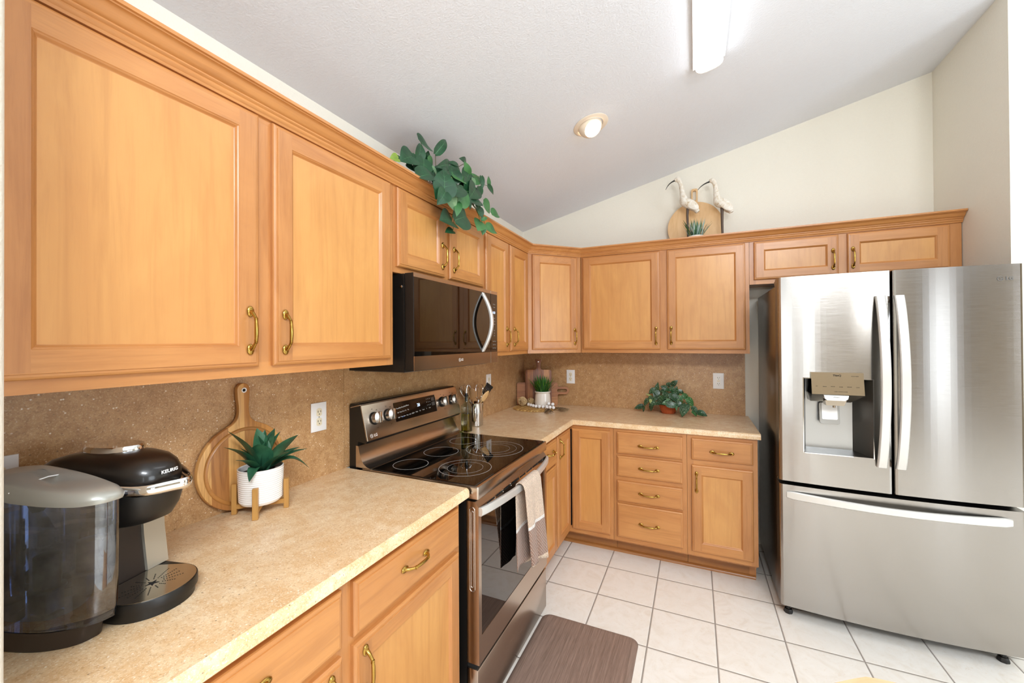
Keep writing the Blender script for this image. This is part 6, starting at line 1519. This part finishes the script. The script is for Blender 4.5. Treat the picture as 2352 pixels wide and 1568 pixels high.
def birds():
    M['carved'] = t = None
    w = NT('weathered_white'); v = w.coords((1, 1, 1)); n = w.noise(v, 38.0, 5, 0.65, 0.8)
    w.set(Base_Color=w.ramp(n, [(0.30, hexc('B79A6C')), (0.40, hexc('DED3BF')), (0.60, hexc('EFEAE0'))]), Roughness=0.7); w.bump(n, 0.25, 0.004); M['carved'] = w.m
    leg_m = wood('dark_leg', '5A4636', '4A382A', '2E2219', 'z', 0.6)
    def bird(label, body, beak, leg, y, wing):
        z0 = 2.1306; t = thing('shore_bird_figurine', label, 'figurine', (leg[-1][0], y, z0), 0, 'carved shore birds on the cabinet')
        mb = MB(); rad = [0.014, 0.024, 0.034, 0.034, 0.021, 0.0155, 0.0145, 0.019, 0.0125]; flat = [1.3, 1.05, 0.95, 0.9, 1.0, 1.0, 1.0, 0.95, 0.9]
        P = [Vector((x, y, z)) for x, z in body]; pp, rr, ff = [], [], []
        for i in range(len(P)-1):
            a, b, c_, d_ = (P[max(0, min(len(P)-1, i+k))] for k in (-1, 0, 1, 2))
            for j in range(5):
                u = j/5; pp.append(0.5*((2*b)+(c_-a)*u+(2*a-5*b+4*c_-d_)*u*u+(3*b-a-3*c_+d_)*u**3)); rr.append(lerp(rad[i], rad[i+1], u)); ff.append(lerp(flat[i], flat[i+1], u))
        pp.append(P[-1]); rr.append(rad[-1]*0.8); ff.append(1)
        mb.tube(pp, rr, 18, 0, ff, True, (0, 0, 1)); b = mb.build('body', ['carved'], t, 60)
        mb = MB(); K = bez((beak[0][0]+0.006, y, beak[0][1]+0.002), (beak[0][0], y, beak[0][1]), (beak[1][0], y, beak[1][1]+0.004), (beak[2][0], y, beak[2][1]), 10); mb.tube(K, [lerp(0.0068, 0.0018, i/10) for i in range(11)], 10); mb.build('beak', ['black'], b, 60)
        for s in (-1, 1):
            mb = MB(); mb.sphere((body[-2][0]-0.008, y+s*0.0125, body[-2][1]+0.002), 0.0025, 10, 6); mb.build('eye', ['blackgloss'], b, 60)
            mb = MB(); a = Vector((wing[0][0], 0, wing[0][1])); e = Vector((wing[1][0], 0, wing[1][1])); d = (e-a); th = atan2(-d.z, d.x)
            Mx = Matrix.Rotation(th, 4, 'Y'); ctr = (a+e)/2+Vector((0, y+s*0.0225, 0))
            mb.sphere(ctr, 1.0, 22, 14, (d.length*0.56, 0.011, d.length*0.27), 0, Mx); mb.build('wing', ['carved'], b, 60)
        mb = MB(); L = [Vector((x, y, z)) for x, z in leg]; L[-1].z = z0+0.012
        mb.tube([L[0]+Vector((0, 0, 0.015)), L[0], L[1], L[2]], [0.013, 0.0105, 0.0085, 0.0065], 10); mb.build('leg', [leg_m], t, 60)
        mb = MB(); mb.box(leg[-1][0]-0.03, leg[-1][0]+0.03, y-0.025, y+0.025, z0, z0+0.0122, 0, 0.002); mb.build('base', [leg_m], t, 30)
    bird('carved white wading bird figurine in front of the pale round board', [(1.447, 2.403), (1.423, 2.437), (1.386, 2.468), (1.358, 2.494), (1.347, 2.539), (1.339, 2.588), (1.33, 2.631), (1.313, 2.665), (1.292, 2.656)],
         [(1.286, 2.657), (1.250, 2.648), (1.228, 2.602)], [(1.380, 2.441), (1.376, 2.389), (1.381, 2.236)], -0.135, ((1.362, 2.497), (1.444, 2.424)))
    bird('carved white wading bird figurine right of the pale round board', [(1.663, 2.372), (1.643, 2.408), (1.612, 2.441), (1.582, 2.461), (1.571, 2.502), (1.565, 2.556), (1.557, 2.597), (1.543, 2.619), (1.526, 2.614)],
         [(1.518, 2.611), (1.478, 2.602), (1.448, 2.566)], [(1.604, 2.402), (1.604, 2.299), (1.608, 2.231)], -0.130, ((1.588, 2.468), (1.664, 2.386)))
    # round board
    base = Vector((1.425, -0.050, 2.1306)); t = thing('serving_board', 'pale round wooden serving board with slotted handle behind the birds', 'serving board', base)
    lean = 0.085; m = frame_mat(base, (1, 0, 0), (0, sin(lean), cos(lean)))
    bm = bmesh.new(); R = 0.190; cy = R
    o = arc(0, cy, R, radians(90+6.2), radians(360+90-6.2), 60)
    hx = 0.0215; top = 0.485
    o2 = [(hx, cy+R+0.005), (hx+0.001, top-0.02)]+arc(hx-0.011, top-0.012, 0.012, 0, pi/2, 4)+arc(-hx+0.011, top-0.012, 0.012, pi/2, pi, 4)+[(-hx-0.001, top-0.02), (-hx, cy+R+0.005)]
    slot = arc(0, top-0.026, 0.0125, 0, pi, 8)+[(-0.0125, top-0.078), (-0.008, top-0.092), (0.008, top-0.092), (0.0125, top-0.078)]
    vo = [bm.verts.new((x, y, 0)) for x, y in o+o2]; vi = [bm.verts.new((x, y, 0)) for x, y in slot]
    es = [bm.edges.new((v[i], v[(i+1) % len(v)])) for v in (vo, vi) for i in range(len(v))]
    bmesh.ops.triangle_fill(bm, use_beauty=True, edges=es); r = bmesh.ops.extrude_face_region(bm, geom=bm.faces[:])
    for v in r['geom']:
        if isinstance(v, bmesh.types.BMVert): v.co.z = 0.016
    bmesh.ops.transform(bm, matrix=m, verts=bm.verts); mb = MB(); mb.bm(bm); mb.build('board', ['beech'], t, 35)
    # small frosted grass in a white bowl
    c = (1.432, -0.225); t = thing('potted_grass', 'small frosted blue-green grass in a white bowl beside bird figurines', 'plant', (c[0], c[1], 2.1306))
    mb = MB(); z0 = 2.1308; mb.lathe([(0.03, z0), (0.032, z0+0.002), (0.052, z0+0.05), (0.054, z0+0.072), (0.052, z0+0.074), (0.048, z0+0.066)], 36, (*c, 0), 0, (True, False)); mb.build('bowl', [plain('bisque_bowl', 'EFE9DE', 0.6)], t, 40)
    mb = MB(); mb.lathe([(0.049, z0+0.064), (0.001, z0+0.068)], 20, (*c, 0), 0, (False, True)); mb.build('soil', ['soil'], t, 0)
    fo = MB(); grass_blades(fo, c, z0+0.062, 0.040, 90, 0.08, 0.155, 0.095, 0.0042, 21, 2); fo.build('foliage', ['bluegrass', 'bluegrass_d'], t, 60)
birds()

def near_chair():
    """wooden dining chair close to the camera; only the peak of its arched back shows"""
    ap = Vector((1.655, -2.532, 0.95)); yaw = radians(24); t = thing('dining_chair', 'honey wood dining chair whose arched back peeks in at the bottom edge', 'chair', (ap.x+0.2*sin(yaw)*0, ap.y, 0.0005), yaw)
    Zv = Vector((0, 0, 0)); W_ = wood('chair_wood', 'DDB38A', 'D0A378', 'AE8055', 'x', 0.35)
    top = 0.9405
    n = 24; rings = []
    for i in range(n+1):
        u = i/n*2-1; x = 0.20*u; z = top-0.010-0.062*abs(u)**1.25; h = 0.075*(1-0.25*abs(u)); y = -0.02+0.02*u*u
        rings.append([Vector((x, y-0.010, z-h)), Vector((x, y+0.010, z-h)), Vector((x, y+0.011, z)), Vector((x, y+0.006, z+0.009)), Vector((x, y-0.006, z+0.009)), Vector((x, y-0.011, z))])
    mb = MB(); mb.loft(rings); mb.build('top_rail', [W_], t, 50, Zv)
    for s in (-1, 1):
        mb = MB(); mb.tube([(s*0.185, 0.0, z_) for z_ in (0.0, 0.25, 0.44, 0.65, 0.82)], [0.015, 0.018, 0.02, 0.018, 0.016], 12); mb.build('leg', [W_], t, 50, Zv)
        mb = MB(); mb.tube([(s*0.19, -0.38, z_) for z_ in (0.0, 0.22, 0.425)], [0.014, 0.019, 0.02], 12); mb.build('leg', [W_], t, 50, Zv)
    mb = MB(); mb.box(-0.215, 0.215, -0.41, 0.01, 0.425, 0.455, 0, 0.01); mb.build('seat', [W_], t, 40, Zv)
    for x in (-0.09, -0.03, 0.03, 0.09):
        mb = MB(); mb.tube([(x, -0.005, 0.452), (x, -0.018, 0.83)], 0.008, 10); mb.build('spindle', [W_], t, 50, Zv)
near_chair()
bpy.context.view_layer.update()
